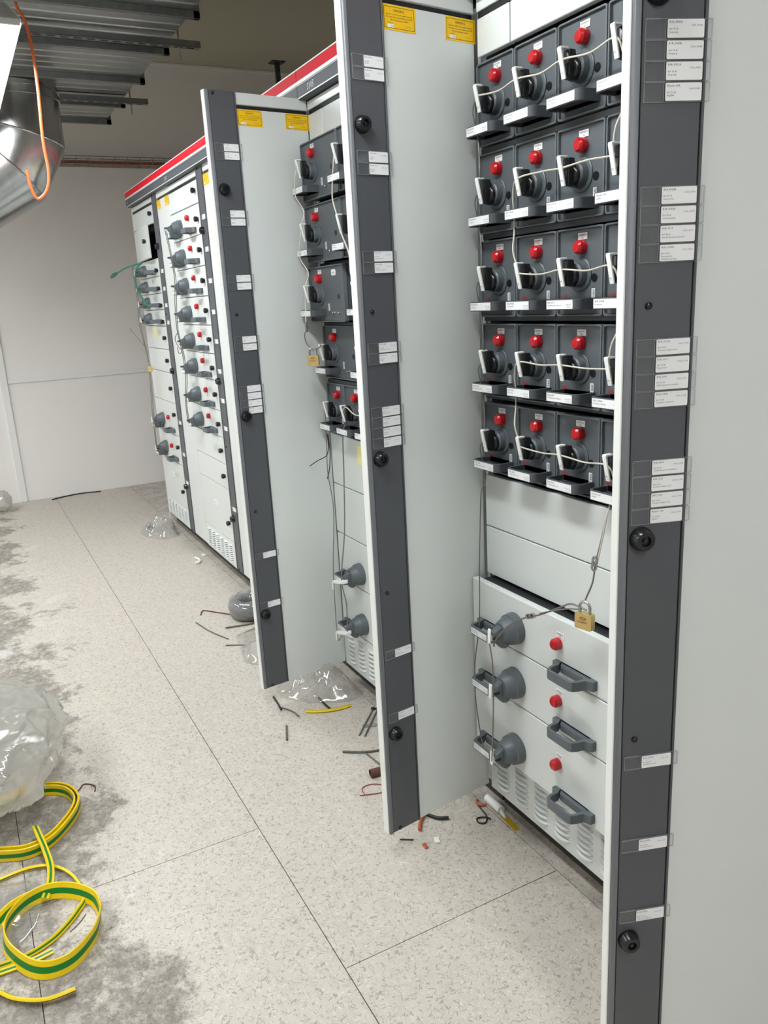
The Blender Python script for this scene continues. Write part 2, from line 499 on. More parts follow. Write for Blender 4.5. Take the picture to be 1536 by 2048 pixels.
def door_meshes(wd):
    p = MB()
    sw = wd-0.108
    p.box(-sw, 0, 0, 0.02, 0.08, 2.166).box(-sw, 0, 0, 0.02, 2.179, 2.2157)
    p.box(-sw, 0, 0.006, 0.02, 2.166, 2.179, 1)
    p.box(-wd, -sw, 0.004, 0.02, 0.08, 2.2157)
    panel = p.mesh('cable_door', ['paint_light', 'gap_black'], bevel=0.0012)
    s = MB()
    s.box(-wd+0.014, -sw-0.006, -0.004, 0.004, 0.08, 2.2157)
    s.box(-sw-0.0045, -sw-0.0005, -0.006, 0.004, 0.08, 2.2157)
    s.box(-sw-0.006, -sw-0.0045, -0.001, 0.004, 0.08, 2.2157, 1)
    s.box(-wd+0.0118, -wd+0.0134, -0.003, 0.004, 0.08, 2.2157, 1)
    strip = s.mesh('label_strip', ['strip_dark', 'gap_black'], bevel=0.0008)
    bv = MB().prism([(-wd, 0.004), (-wd+0.0115, 0.004), (-wd+0.0115, -0.0065), (-wd+0.003, -0.0065), (-wd, -0.003)], 0.08, 2.2157, 'z').mesh('edge_profile', 'strip_bevel', bevel=0.0006)
    ed = MB().box(-wd-0.003, -wd, -0.002, 0.021, 0.08, 2.2157).mesh('edge_trim', 'paint_edge', bevel=0.0008)
    return panel, strip, bv, ed

def cable_door(cab, xh, wd, rz, groups, singles, texts, signs=True):
    panel, strip, bv, ed = door_meshes(wd)
    d = link('cable_door', panel, cab, (xh-cab.location.x, 0, 0), rz)
    link('label_strip', strip, d); link('edge_profile', bv, d); link('edge_trim', ed, d)
    ti = 0
    def lab(z):
        nonlocal ti
        a = texts[ti % len(texts)]; ti += 1
        link('label_holder', HOLD, d, (-wd+0.017, -0.0045, z+0.0012))
        link('label_card', label_card_mesh(*a), d, (-wd+0.048, -0.0072, z))
    for z, n in groups:
        for k in range(n): lab(z-k*0.0258)
    for z in singles: lab(z)
    for z in (1.912, 1.15, 0.387):
        link('lock', LOCK, d, (-wd+0.035, -0.004, z))
    for z, o_ in ((2.206, 0.026), (1.505, 0.035), (0.795, 0.035), (0.087, 0.036)):
        link('rivet', RIVET, d, (-wd+o_, -0.004, z))
    if signs:
        sw = wd-0.108
        for x in (-sw+0.001, -0.09):
            link('warning_sign', SIGN, d, (x, 0, 2.165))
    return d

def louver_mesh(w_, h):
    mb = MB(); n = 5
    prof = [(0.0, 0.0), (-0.006, -h*0.12), (-0.0105, -h*0.42), (-0.012, -h*0.8), (0.0, -h*0.96)]
    b = 0
    cols = []
    for k in range(9):
        t = k/8; x = w_*t
        s_ = math.sin(math.pi*min(1, max(0, t)))**0.5 if 0 < t < 1 else 0.0
        idx = []
        for y, z in prof:
            mb.v.append((x, y*s_, z*(0.55+0.45*s_)-h*0.5*(0.45*(1-s_)))); idx.append(len(mb.v)-1)
        cols.append(idx)
    for a, c in zip(cols, cols[1:]):
        for i in range(4):
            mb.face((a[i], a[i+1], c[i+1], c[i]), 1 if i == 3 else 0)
    return mb.mesh('louver', ['paint_light', 'gap_black'], smooth=40)

def cabinet(label, xl, xh, code, zs_panels, vent, gap_rows=(), logo=False):
    """xl: left of equipment space, xh: hinge side of cable space; zs_panels: (z0,z1[,y]) blanks"""
    t = thing('switchgear_cabinet', label, 'cabinet', (xl, 0, 0), group='switchgear cabinets in the line-up')
    Wd = xh-xl
    c = MB()
    c.box(0.0, 0.012, 0.02, 0.6, 0.075, 2.2).box(Wd-0.014, Wd-0.002, 0.02, 0.6, 0.075, 2.2)
    c.box(0.012, Wd-0.014, 0.588, 0.6, 0.075, 2.2).box(0.012, Wd-0.014, 0.02, 0.588, 2.188, 2.2).box(0.012, Wd-0.014, 0.02, 0.588, 0.075, 0.087)
    c.box(0.6, 0.606, 0.02, 0.588, 0.087, 2.188)
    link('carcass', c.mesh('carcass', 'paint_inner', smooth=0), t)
    link('dark_backing', MB().box(0.013, 0.599, 0.16, 0.165, 0.09, 2.18).mesh('dark_backing', 'rail_dark', smooth=0), t)  # dark sheet added behind the modules in place of interior shade
    link('plinth', MB().box(0.0, Wd-0.001, 0.05, 0.58, 0, 0.074).mesh('plinth', 'plinth_dark', smooth=0), t)
    link('top_panel', MB().box(0.002, 0.6, 0, 0.018, 2.179, 2.207).mesh('top_panel', 'paint_light', bevel=0.001), t)
    link('shadow_gap_strip', MB().box(0.002, 0.6, 0.005, 0.018, 2.1665, 2.1785).mesh('shadow_gap_strip', 'gap_black'), t)  # black strip standing for the shade in the gap under the top panel
    # header
    hd = link('header', MB().box(0, Wd-0.001, -0.03, 0.25, 2.211, 2.304).mesh('header', 'header_grey', bevel=0.001), t)
    link('header_trim', MB().box(0, Wd-0.001, -0.0338, -0.03, 2.2568, 2.2672).box(0, Wd-0.001, -0.0338, 0.24, 2.3005, 2.3052).box(0, Wd-0.001, -0.0325, -0.03, 2.2125, 2.2165).mesh('header_trim', 'paint_edge', bevel=0.0005), hd)
    link('red_band', MB().box(0.0, Wd-0.001, -0.033, -0.03, 2.268, 2.3).mesh('red_band', 'header_red', bevel=0.0006), hd)
    hp = MB().box(0.0, Wd-0.001, -0.0325, -0.03, 2.217, 2.251, 0)
    hp.box(0.0, Wd-0.001, -0.034, -0.0325, 2.2505, 2.2565, 2)
    if code: hp.text(code, 0.03, 0.085, 2.2235, -0.0329, 1)
    if logo: hp.box(0.035, 0.075, -0.0332, -0.0325, 2.225, 2.244, 2)
    link('header_plate', hp.mesh('header_plate', ['header_grey', 'ink_white', 'strip_bevel'], smooth=0), hd)
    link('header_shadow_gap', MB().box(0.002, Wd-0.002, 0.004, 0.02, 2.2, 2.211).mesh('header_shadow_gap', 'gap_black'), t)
    for p in zs_panels:
        z0, z1 = p[0], p[1]
        x0, x1_ = (p[2], p[3]) if len(p) > 2 else (0.002, 0.598)
        link('blank_panel', MB().box(x0, x1_, 0, 0.018, z0+0.0018, z1-0.0018).mesh('blank_panel', 'paint_light', bevel=0.0015), t)
    if vent:
        z1, cols, rws, x0, dx, lw = vent
        vp = link('vent_panel', MB().box(0.002, 0.598, 0, 0.018, 0.075, z1-0.002).mesh('vent_panel', 'paint_light', bevel=0.0015), t)
        dz = (z1-0.075-0.045)/rws
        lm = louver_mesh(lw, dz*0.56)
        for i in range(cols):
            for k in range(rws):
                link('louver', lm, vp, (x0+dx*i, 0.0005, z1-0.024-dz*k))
    for z in gap_rows:
        link('shelf_rail', MB().box(0.006, 0.596, 0.004, 0.03, z, z+0.014).mesh('shelf_rail', 'rail_dark', bevel=0.001), t)
    return t

T1 = [('R18_9001A','In= 10 A','Huvudmatning','S10A_0101A'),('R18_9001B','In= 10 A','Huvudmatning','S10A_0101B'),('R18_9002','In= 10 A','Hjälpmatning','S10A_0101C'),('R18_9003','In= 16 A','Ventil','S10A_0101D'),
      ('R18_9041A','In= 10 A','Syrapump','S10A_0508A'),('R18_9041B','In= 10 A','Syrapump','S10A_0508B'),('R18_9021A','In= 16 A','Syrapump','S10A_0508C'),('Reserv 16A','In= 16 A','RESERV','S10A_0508D'),
      ('R18_5002A','In= 25 A','Sump pump','S10A_0209A'),('R18_0002A','In= 25 A','Cuttermatning','S10A_0209B'),('R18_0013','In= 25 A','Sprinklerpump vattenverk','S10A_0209C'),('R18_0100A','In= 16 A','Reservpump','S10A_0209D',0.053,0.0225,'Cirkulationspump'),
      ('R18_0311A','In= 10 A','Omrörare bagervatten','S10A_0113A'),('R18_0312','In= 10 A','Bagerpump','S10A_0113B'),('R18_2901','In= 16 A','Påfyllningspump makulatur','S10A_0113C'),('R18_0180A','In= 16 A','Dränpump makulatur','S10A_0113D'),
      ('R18_0610','In= 20 A','Cirkulationspump makulatur','S10A_0117A'),('R18_9601','In= 16 A','Ventilationsfläkt norra','S10A_0117B'),('R18_9602','In= 16 A','Ventilationsfläkt södra','S10A_0117C'),('Reserv 16A','In= 16 A','RESERV','S10A_0117D'),
      ('R18_0620A','In= 160 A','Cirkulationspump','S10A_0121'),('R18_0625A','In= 100 A','Cirkulationspump','S10A_0125'),('R18_0670A','In= 100 A','Raffinörmatning','S10A_0129',0.053,0.0225,'Cirkulation makulatur')]
T2 = [('Reserv 25A','In=25 A','RESERV','S105_0201'),('Reserv 16A','In=16 A','RESERV','S105_0202'),('Reserv 40A','In=40 A','RESERV','S105_0205'),('Reserv 10A','In=10 A','RESERV','S105_0206'),
      ('R19_0031','In=50 A','Cirkulationspump','S105_0209'),('R19_0150B','In=50 A','Hydraulpump ställverk','S105_0210'),('R19_0160B','In=50 A','Hydraulpump ställverk','S105_0213'),('Reserv 40A','In=40 A','RESERV','S105_0214'),
      ('R19_0080','In=16 A','Ventilation fläkt','S105_0217'),('R19_0081A','In=16 A','Fläktrum','S105_0218'),('R19_0082','In=16 A','Fläktrum','S105_0219'),('Reserv 16A','In=16 A','RESERV','S105_0220'),
      ('R19_0091','In=100 A','Cirkulationspump','S105_0225'),('R19_0092','In=100 A','Cirkulationspump','S105_0229')]
PA, PB, PC, PD, PE = -1.0, -2.035, -3.06, -4.088, -5.115
R1, R2, R3 = 1.5708-0.3326, 1.5708+0.1296, 1.5708+0.1199
TOPA = [(2.079, 2.165, 0.004, 0.130), (2.079, 2.165, 0.135, 0.598)]
cabA = cabinet('nearest switchgear cabinet, holding four modules side by side in five rows', PA, 0.0038, 'S104',
               TOPA+[(0.909, 1.056), (0.768, 0.909)], (0.26, 6, 8, 0.035, 0.088, 0.062), [2.066-0.2*j-0.2025 for j in range(4)])
cabB = cabinet('switchgear cabinet marked S105 with wide modules and a curled wire and padlock', PB, -1.0091, 'S105',
               [(2.079, 2.165, 0.004, 0.121), (2.079, 2.165, 0.126, 0.598), (0.846, 1.046), (0.648, 0.846)], (0.25, 6, 7, 0.045, 0.088, 0.058), [1.8595, 1.653, 1.4455, 1.238])
cabC = cabinet('switchgear cabinet hidden behind the farthest open door', PC, -2.0372, 'S106',
               [(2.053, 2.165), (0.541, 0.836), (0.23, 0.541)], (0.23, 6, 8, 0.045, 0.088, 0.055))
cabD = cabinet('closed switchgear cabinet with a tall column of eight light grey units', PD, -3.063, 'S107',
               [(2.053, 2.165, 0.004, 0.118), (2.053, 2.165, 0.122, 0.598), (0.685, 0.836), (0.541, 0.685), (0.23, 0.541)], (0.23, 6, 9, 0.05, 0.088, 0.055))
cabE = cabinet('farthest switchgear cabinet with an ajar hatch at the end of the line-up', PE, -4.09, None,
               [(2.055, 2.165, 0.004, 0.13), (2.055, 2.165, 0.134, 0.598), (1.281, 1.43), (1.131, 1.281), (0.931, 1.131), (0.216, 0.514)], (0.216, 6, 9, 0.05, 0.088, 0.055), logo=True)
cable_door(cabA, 0.0038, 0.38, R1, [(2.083, 4), (1.876, 4), (1.666, 4), (1.456, 4), (1.274, 4)], [0.762, 0.597, 0.448], T1)
cable_door(cabB, -1.0091, 0.38, R2, [(2.053, 2), (1.857, 2), (1.641, 2), (1.431, 2), (1.277, 4)], [0.632, 0.446], T2)
cable_door(cabC, -2.0372, 0.38, R3, [(2.054, 2), (1.846, 2), (1.636, 2), (1.429, 2), (1.257, 4)], [0.632, 0.434], T2[::-1])
cable_door(cabD, -3.063, 0.414, 0, [(1.985, 1), (1.83, 1), (1.675, 1), (1.52, 1), (1.37, 1), (1.215, 1), (1.06, 1), (0.91, 1)], [0.46], T2)
cable_door(cabE, -4.09, 0.40, 0, [(1.775, 1), (1.67, 1), (1.57, 1), (1.465, 1), (0.83, 1), (0.62, 1)], [0.43], T1)
# end wall of the line-up
link('end_panel', MB().box(-0.014, -0.001, 0.0, 0.6, 0.03, 2.207).mesh('end_panel', 'paint_light', bevel=0.0015), cabE)
# black oval locks on the closed cabinets
def knob_mesh():
    return MB().lathe([(0.011, 0), (0.011, 0.005), (0.0135, 0.007), (0.0135, 0.018), (0.0115, 0.021), (0.005, 0.021), (0.0035, 0.017), (0, 0.017)], (0, 0, 0), n=18).mesh('knob', 'plastic_black')
KNOB = knob_mesh()
for z in (2.115, 0.76, 0.615, 0.34): link('knob', KNOB, cabD, (0.552, 0, z))
for z in (2.115, 1.355, 1.21, 1.03, 0.33): link('knob', KNOB, cabE, (0.552, 0, z))
for cab, z in ((cabD, 0.40), (cabE, 0.40)):
    tg = MB().box(0, 0.075, -0.0015, 0, 0, 0.028, 0).text('RESERV', 0.012, 0.012, 0.009, -0.0018, 1, 0.05)
    link('name_tag', tg.mesh('name_tag', ['card_white', 'ink_grey'], smooth=0), cab, (0.27, 0, z))
# ajar hatch of the farthest cabinet with dark inside
hm = MB().box(0.0, 0.54, 0.0, 0.02, 1.852, 2.05).mesh('hatch', 'paint_light', bevel=0.0015)
h = link('hatch', hm, cabE, (0.004, -0.002, 0), -math.radians(4.5))
link('knob', KNOB, h, (0.49, 0, 1.955))
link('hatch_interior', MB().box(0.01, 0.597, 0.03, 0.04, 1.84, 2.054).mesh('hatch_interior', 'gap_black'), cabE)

# ------------------------------------------------------------------ withdrawable modules with dark fronts
def lamp_meshes():
    red = MB().lathe([(0.0150, 0.0), (0.0150, 0.011), (0.0142, 0.015), (0.0100, 0.0195), (0.0, 0.0200)], (0, 0, 0), n=24).mesh('indicator_lamp', 'red_lamp', smooth=28)
    tag = MB().box(-0.0145, 0.0145, -0.001, 0, -0.0068, 0.0068, 0)
    tag.text('INDIKERING', 0.0052, -0.0115, 0.0008, -0.0013, 1, 0.023).text('TILL', 0.0048, -0.004, -0.0050, -0.0013, 1)
    return red, tag.mesh('lamp_tag', ['card_white', 'ink_dark'], smooth=0)
LAMP, LTAG = lamp_meshes()
def switch_meshes():
    base = MB().lathe([(0.0365, 0), (0.0365, 0.0025), (0.0345, 0.004), (0.0275, 0.004), (0.0270, 0.007), (0.0255, 0.018), (0.0225, 0.021), (0, 0.021)], (0, 0, 0), n=32)
    base.box(-0.0009, 0.0009, -0.0046, -0.004, 0.028, 0.0345, 1).box(0.0215, 0.0228, -0.0046, -0.004, -0.0225, -0.0165, 1)
    base = base.mesh('rotary_switch', ['plastic_module', 'strip_bevel'])
    g = MB().prism([(-0.018, -0.026), (-0.038, -0.022), (-0.043, -0.016), (-0.043, 0.032), (-0.026, 0.032), (-0.022, 0.012), (-0.018, 0.010)], -0.0095, 0.0095, 'x')
    g.lathe([(0.0215, 0.012), (0.0205, 0.028), (0.018, 0.031), (0, 0.031)], (0, 0, -0.003), n=20)
    grip = g.mesh('grip', 'plastic_black', bevel=0.003, seg=2)
    tab = MB().prism([(-0.046, -0.023), (-0.050, -0.024), (-0.0630, 0.0325), (-0.0610, 0.036), (-0.042, 0.036), (-0.042, 0.032), (-0.0585, 0.0315)], -0.0058, 0.0058, 'x')
    tab.text('ABB', 0.004, -0.0045, -0.014, -0.0535, 1)
    tab = tab.mesh('lock_tab', ['plastic_white', 'ink_grey'], bevel=0.0008)
    return base, grip, tab
SWB, GRIP, TAB = switch_meshes()
def mod_handle():
    w_, o_, h = 0.112, 0.056, 0.023
    def loop(i, o2, r):
        pts = [(i, 0.0)]
        for cx, a0, a1 in ((i+r, 180, 270), (w_-i-r, 270, 360)):
            for k in range(6):
                a = math.radians(a0+(a1-a0)*k/5)
                pts.append((cx+r*math.cos(a), -(o2-r)+r*math.sin(a)))
        pts.append((w_-i, 0.0))
        return pts
    out = loop(0, o_, 0.016); inn = loop(0.0055, o_-0.0055, 0.011)
    mb = MB().ring(out, inn, -h/2, h/2, 'z')
    mb.prism(inn, -0.004, -0.001, 'z')
    return mb.mesh('pull_handle', 'plastic_handle', bevel=0.0009)
MHAND = mod_handle()
SCREW = MB().lathe([(0.0042, -0.004), (0.0042, 0.001), (0.003, 0.0028), (0, 0.003)], (0, 0, 0), (0, 0, 1), 10).mesh('screw', 'steel')
PSCREW = MB().lathe([(0.005, 0), (0.005, 0.006), (0.0035, 0.008), (0, 0.008)], (0, 0, 0), n=10).mesh('screw', 'steel')
PLUG = MB().lathe([(0.0090, 0), (0.0088, 0.0008), (0, 0.0008)], (0, 0, 0), n=18).mesh('keyhole', 'plastic_black')
def name_card(a, b_, c, w_=0.086, h=0.0185):
    mb = MB().box(0, w_, -0.0008, 0, -h, 0, 0)
    y = -0.0011
    mb.text(a, 0.0058, 0.004, -0.0064, y, 1, 0.034).text(b_, 0.0044, 0.004, -0.0120, y, 2, 0.046)
    mb.text(c, 0.0044, w_-0.022, -0.0112, y, 2, 0.019).text('In= 16 A', 0.0044, w_-0.018, -0.0162, y, 2, 0.015)
    return mb.mesh('name_card', ['card_white', 'ink_dark', 'ink_grey'], smooth=0)
def sticker_mesh():
    mb = MB().box(0, 0.0105, -0.0006, 0, 0, 0.024, 0)
    for k in range(6): mb.box(0.0035, 0.0095, -0.0009, -0.0006, 0.0075+k*0.0025, 0.0087+k*0.0025, 1)
    mb.box(0.0025, 0.0055, -0.0009, -0.0006, 0.002, 0.005, 1)
    return mb.mesh('sticker', ['card_white', 'ink_dark'], smooth=0)
STICK = sticker_mesh()
ABB = MB().text('ABB', 0.0125, 0, 0, -0.0004, 0).mesh('brand_mark', 'ink_red', smooth=0)

def plate_mesh(w_, h, dep=0.11):
    mb = MB()
    o_ = rrect(0, w_, 0, h, 0.007, 3); i_ = rrect(0.0042, w_-0.0042, 0.0042, h-0.0042, 0.004, 3)
    mb.prism(i_, 0.0035, 0.009, 'y', 0)
    mb.ring(o_, i_, -0.003, 0.012, 'y', 1)
    mb.box(0.004, w_-0.004, 0.009, dep, 0.004, h-0.004, 0)
    return mb.mesh('front_plate', ['plastic_module', 'plastic_rim'], bevel=0.0007)
PLATES = {}
MOD_TABS = {}; MODS = {}
def module(key, label, x, y, z, w_, h, card, sticker=True, brand=True, lu=0.078, screws=0, tag2=False, group=None, fold=False):
    """x,y,z: lower left corner of the front"""
    if (w_, h) not in PLATES: PLATES[(w_, h)] = plate_mesh(w_, h)
    t = thing('withdrawable_module', label, 'switch module', (x, y, z), group=group)
    link('front_plate', PLATES[(w_, h)], t)
    link('indicator_lamp', LAMP, t, (lu, 0.003, h-0.041)); link('lamp_tag', LTAG, t, (lu+0.001, 0.003, h-0.0185))
    s = link('rotary_switch', SWB, t, (lu-0.007, 0.0035, h-0.0975))
    link('grip', GRIP, s); link('lock_tab', TAB, s)
    hd = link('pull_handle', MHAND, t, (0.014, 0.0035, h-0.1585))
    link('name_card', name_card(*card), hd, (0.0125, -0.056, 0.0092)); link('screw', SCREW, hd, (0.055, -0.024, -0.0012))
    link('keyhole', PLUG, t, (0.116 if w_ < 0.2 else 0.24, 0.003, h-0.106))
    if sticker: link('sticker', STICK, t, (0.108 if w_ < 0.2 else 0.15, 0.0035, h-0.152))
    if brand: link('brand_mark', ABB, t, (0.012, 0.0035, h-0.147))
    for k in range(screws): link('screw', PSCREW, t, (0.19+k*0.05, 0.0035, 0.03))
    if tag2:
        link('round_sticker', MB().prism(rrect(0, 0.036, 0, 0.02, 0.006, 3), 0, -0.0006, 'y', 0).text('OBS!', 0.009, 0.006, 0.006, -0.0009, 1).mesh('round_sticker', ['card_white', 'ink_dark'], smooth=0), t, (0.19, 0.0035, h-0.035))
    MODS[key] = t
    MOD_TABS[key] = Vector((x+lu-0.007, y-0.051, z+h-0.0975+0.012))
    return t

ZT, RP = 2.066, 0.203
HM = 0.186
CARDS = [a[:4] for a in T1]
for j in range(5):
    for i in range(4):
        c = CARDS[(j*4+i) % 20]
        lb = f'dark grey switch module, {ORD[i]} in the {ORD[j]} row of the nearest cabinet'
        module(('A', j, i), lb, PA+0.15*i+0.0015, 0.0, ZT-RP*j-HM, 0.147, HM, (c[0], c[2], c[3]), sticker=j > 0, brand=j > 1, group='four-abreast modules in the nearest cabinet')
cb = [('Reserv 25A', 'RESERV', 'S105_01'), ('R19_0031', 'Cirkulationspump', 'S105_09'), ('R19_0150B', 'Hydraulpump', 'S105_10'), ('R19_0080', 'Ventilation', 'S105_17')]
for j in range(4):
    yb = (-0.038, -0.038, -0.042, 0.0)[j]
    for i in range(2):
        y = yb if not (j == 2 and i == 1) else 0.0
        w_ = 'left-hand' if i == 0 else 'right-hand'
        lb = f'wide dark grey switch module, {w_} in the {ORD[j]} row of cabinet S105'
        module(('B', j, i), lb, PB+0.004+0.2985*i, y, 2.066-0.2065*j-0.190, 0.2945, 0.190, cb[j], brand=False, lu=0.092, screws=1+(j == 2), tag2=(j == 2), group='wide modules in cabinet S105')
for i in range(4):
    lb = f'narrow dark grey switch module, {ORD[i]} in the lowest row of cabinet S105'
    module(('B', 4, i), lb, PB+0.006+0.1495*i, 0.0, 1.056, 0.1465, 0.182, cb[(i+1) % 4], brand=False, lu=0.09, group='narrow modules in cabinet S105')
link('plug_cover', MB().prism(rrect(0.022, 0.105, 0.05, 0.17, 0.006, 3), -0.02, 0.002, 'y').mesh('plug_cover', 'film_clear', bevel=0.002), MODS[('B', 2, 1)])

# ------------------------------------------------------------------ light grey units with bell-shaped rotary handles
def bell_meshes():
    b = MB().lathe([(0.0430, 0), (0.0432, 0.004), (0.0405, 0.022), (0.0370, 0.0235), (0.0300, 0.044), (0.0250, 0.050), (0, 0.050)], (0, 0, 0), n=32)
    bell = b.mesh('rotary_handle', 'plastic_cone', smooth=30)
    g = MB().prism([(-0.074, -0.014), (-0.078, -0.004), (-0.074, 0.006), (-0.052, 0.018), (-0.030, 0.018), (-0.022, -0.030), (-0.028, -0.042), (-0.038, -0.046), (-0.050, -0.042)], -0.0105, 0.0105, 'x')
    grip = g.mesh('grip', 'plastic_cone', bevel=0.004, seg=2)
    slot = MB().box(-0.011, 0.011, -0.076, -0.060, -0.0125, -0.0045).mesh('slot', 'plastic_black')
    t = MB().prism([(-0.082, -0.022), (-0.086, -0.022), (-0.084, 0.016), (-0.080, 0.018)], -0.0055, 0.0055, 'x')
    t.prism([(-0.083, -0.016), (-0.083, -0.002), (-0.076, 0.000), (-0.072, -0.006), (-0.068, -0.003), (-0.062, -0.009), (-0.064, -0.015)], -0.004, 0.004, 'x')
    tab = t.mesh('lock_tab', 'plastic_white', bevel=0.0008)
    lv = MB().prism([(-0.050, -0.007), (-0.092, -0.005), (-0.094, 0.004), (-0.050, 0.007)], -0.006, 0.006, 'x').mesh('lock_lever', 'plastic_handle', bevel=0.001)
    tr = MB().prism([(-0.012, -0.115), (0.022, -0.090), (0.026, -0.070), (0.014, -0.062), (-0.014, -0.105)], -0.016, -0.005, 'z')
    tr.prism([(-0.014, -0.117), (-0.006, -0.117), (-0.006, -0.113), (-0.014, -0.113)], -0.040, -0.007, 'z')
    tri = tr.mesh('lock_tab', 'plastic_white', bevel=0.0008)
    return bell, grip, slot, tab, lv, tri
BELL, BGRIP, BSLOT, BTAB, BLEV, BTRI = bell_meshes()
def bow_handle():
    out = [(0, 0), (0, -0.012), (0.006, -0.015), (0.018, -0.020), (0.022, -0.040), (0.028, -0.052), (0.036, -0.056), (0.109, -0.056), (0.117, -0.052), (0.123, -0.040), (0.127, -0.020), (0.139, -0.015), (0.145, -0.012), (0.145, 0)]
    inn = [(0.020, 0), (0.021, -0.006), (0.024, -0.010), (0.028, -0.016), (0.030, -0.038), (0.034, -0.046), (0.040, -0.049), (0.105, -0.049), (0.111, -0.046), (0.115, -0.038), (0.117, -0.016), (0.121, -0.010), (0.124, -0.006), (0.125, 0)]
    mb = MB().ring(out, inn, -0.0125, 0.0125, 'z')
    mb.prism([(0.02, 0), (0.03, -0.012), (0.115, -0.012), (0.125, 0)], -0.010, 0.010, 'z')
    return mb.mesh('pull_handle', 'plastic_cone', bevel=0.001)
BOW = bow_handle()
BCARD = {}
FRONTS = {}
LAMPS = LAMP
def drawer(label, x, y, z0, z1, style='tab', card=None, lampz=0.095, knob=False, small=False, w_=0.594, group=None, cz=0.065, back=0.09, right=True, lamp=True):
    t = thing('switch_unit', label, 'switch unit', (x, y, z0), group=group)
    h = z1-z0
    k = (round(h, 4), w_, back)
    if k not in FRONTS:
        mb = MB().box(0, w_, 0, 0.02, 0.0018, h-0.0018).box(0.01, w_-0.01, 0.02, back, 0.008, h-0.008, 1)
        FRONTS[k] = mb.mesh('front_panel', ['paint_light', 'rail_dark'], bevel=0.002)
    link('front_panel', FRONTS[k], t)
    b = link('rotary_handle', BELL, t, (0.195, 0, cz))
    if small: b.scale = (0.85, 0.9, 0.85)
    link('grip', BGRIP, b)
    if style == 'tab': link('lock_tab', BTAB, b); link('slot', BSLOT, b)
    elif style == 'tri': link('lock_tab', BTRI, b); link('slot', BSLOT, b)
    else: link('lock_lever', BLEV, b)
    l = link('pull_handle', BOW, t, (0.035, 0, 0.030))
    if card:
        link('name_card', name_card(*card, 0.072, 0.017), l, (0.0365, -0.056, 0.0085))
    if right:
        link('pull_handle', BOW, t, (0.36, 0, 0.030))
    if lamp:
        link('indicator_lamp', LAMP, t, (0.368, 0, lampz)); link('lamp_tag', LTAG, t, (0.375, 0, lampz+0.0235))
    if knob: link('knob', KNOB, t, (0.552, 0, h-0.075))
    return t
la = ['top', 'middle', 'bottom']
for k, (z0, z1, lz) in enumerate(((0.615, 0.767, 0.086), (0.458, 0.615, 0.089), (0.26, 0.458, 0.109))):
    drawer(f'light grey switch unit with red lamp, {la[k]} of three in the nearest cabinet', PA+0.002, -0.05, z0, z1, 'tab',
           (('R18_0620A', 'Cirkulationspump', 'S10A_0121'), ('R18_0625A', 'Cirkulationspump', 'S10A_0125'), ('R18_0670A', 'Raffinörmatning', 'S10A_0129'))[k], lz, back=0.14, group='units in the nearest cabinet')
for k, (z0, z1) in enumerate(((0.457, 0.647), (0.25, 0.457))):
    drawer(f'light grey switch unit with bell handle, {("upper", "lower")[k]} of two in cabinet S105', PB+0.003, 0.0, z0, z1, 'tri', ('R19_0091', 'Cirkulationspump', 'S105_25'), 0.12, group='units in cabinet S105')
zd = [2.051, 1.9, 1.745, 1.592, 1.441, 1.29, 1.147, 0.984, 0.836]
for k in range(8):
    drawer(f'light grey switch unit, {ORD[k]} from the top in the column of eight', PD+0.003, 0.0, zd[k+1], zd[k], 'lever', ('R20', 'Pump', 'S107'), 0.10, True, group='column of eight units')
    drawer(f'light grey switch unit hidden behind the farthest open door, {ORD[k]} from the top', PC+0.003, 0.0, zd[k+1], zd[k], 'lever', ('R20', 'Pump', 'S106'), 0.10, True, group='units behind the farthest open door')
ze = [1.849, 1.739, 1.635, 1.533, 1.43]
for k in range(4):
    drawer(f'slim light grey switch unit, {ORD[k]} from the top under the ajar hatch', PE+0.003, 0.0, ze[k+1], ze[k], 'tab', ('R21', 'Pump', 'S108'), 0.08, True, small=True, cz=0.048, lamp=False, group='slim units under the ajar hatch')
for k, (z0, z1) in enumerate(((0.712, 0.931), (0.514, 0.712))):
    drawer(f'{("upper", "lower")[k]} of two light grey switch units low in the farthest cabinet', PE+0.003, 0.0, z0, z1, 'tab', ('R21', 'Pump', 'S108'), 0.11, True, cz=0.085, group='low units in the farthest cabinet')

# ------------------------------------------------------------------ locking wires and padlocks
def wire(label, pts, r, m, n=8, name='locking_wire', cat='wire', group='wires locking the switch handles', sides=6):
    return link(name, MB().tube(spline(pts, n), r, sides).mesh(name, m), None, (0, 0, 0), label=label, cat=cat, group=group)
def T(j, i, dx=0.0, dy=0.0, dz=0.0, c='A'):
    return MOD_TABS[(c, j, i)]+Vector((dx, dy, dz))
def mid(a, b_, sag, dy=0.012):
    m = (a+b_)*0.5; return Vector((m.x, m.y-dy, m.z-sag))
def snake():
    p = []
    def run(j, order, sag):
        for a, b_ in zip(order, order[1:]):
            A_, B_ = T(j, a), T(j, b_)
            s_ = 1 if b_ > a else -1
            p.extend([A_, mid(A_, B_, sag, -0.006)])
        p.append(T(j, order[-1]))
    def down(j, i, dx):
        A_, B_ = T(j, i), T(j+1, i)
        p.extend([A_+Vector((dx, 0.01, -0.03)), Vector((A_.x+dx*1.2, -0.033, A_.z-0.07)), Vector((A_.x+dx*1.2, -0.033, A_.z-0.11)), B_+Vector((dx*0.6, 0.0, 0.05)), B_+Vector((0, 0, 0.01))])
    run(0, [0, 1, 2, 3], 0.006); down(0, 3, 0.012)
    run(1, [3, 2, 1], -0.004); down(1, 1, -0.03)
    run(2, [1, 2, 3], 0.006); down(2, 3, 0.014)
    run(3, [3, 2, 1], 0.004); down(3, 1, -0.03)
    run(4, [1, 2, 3], 0.006)
    return p
p = snake()
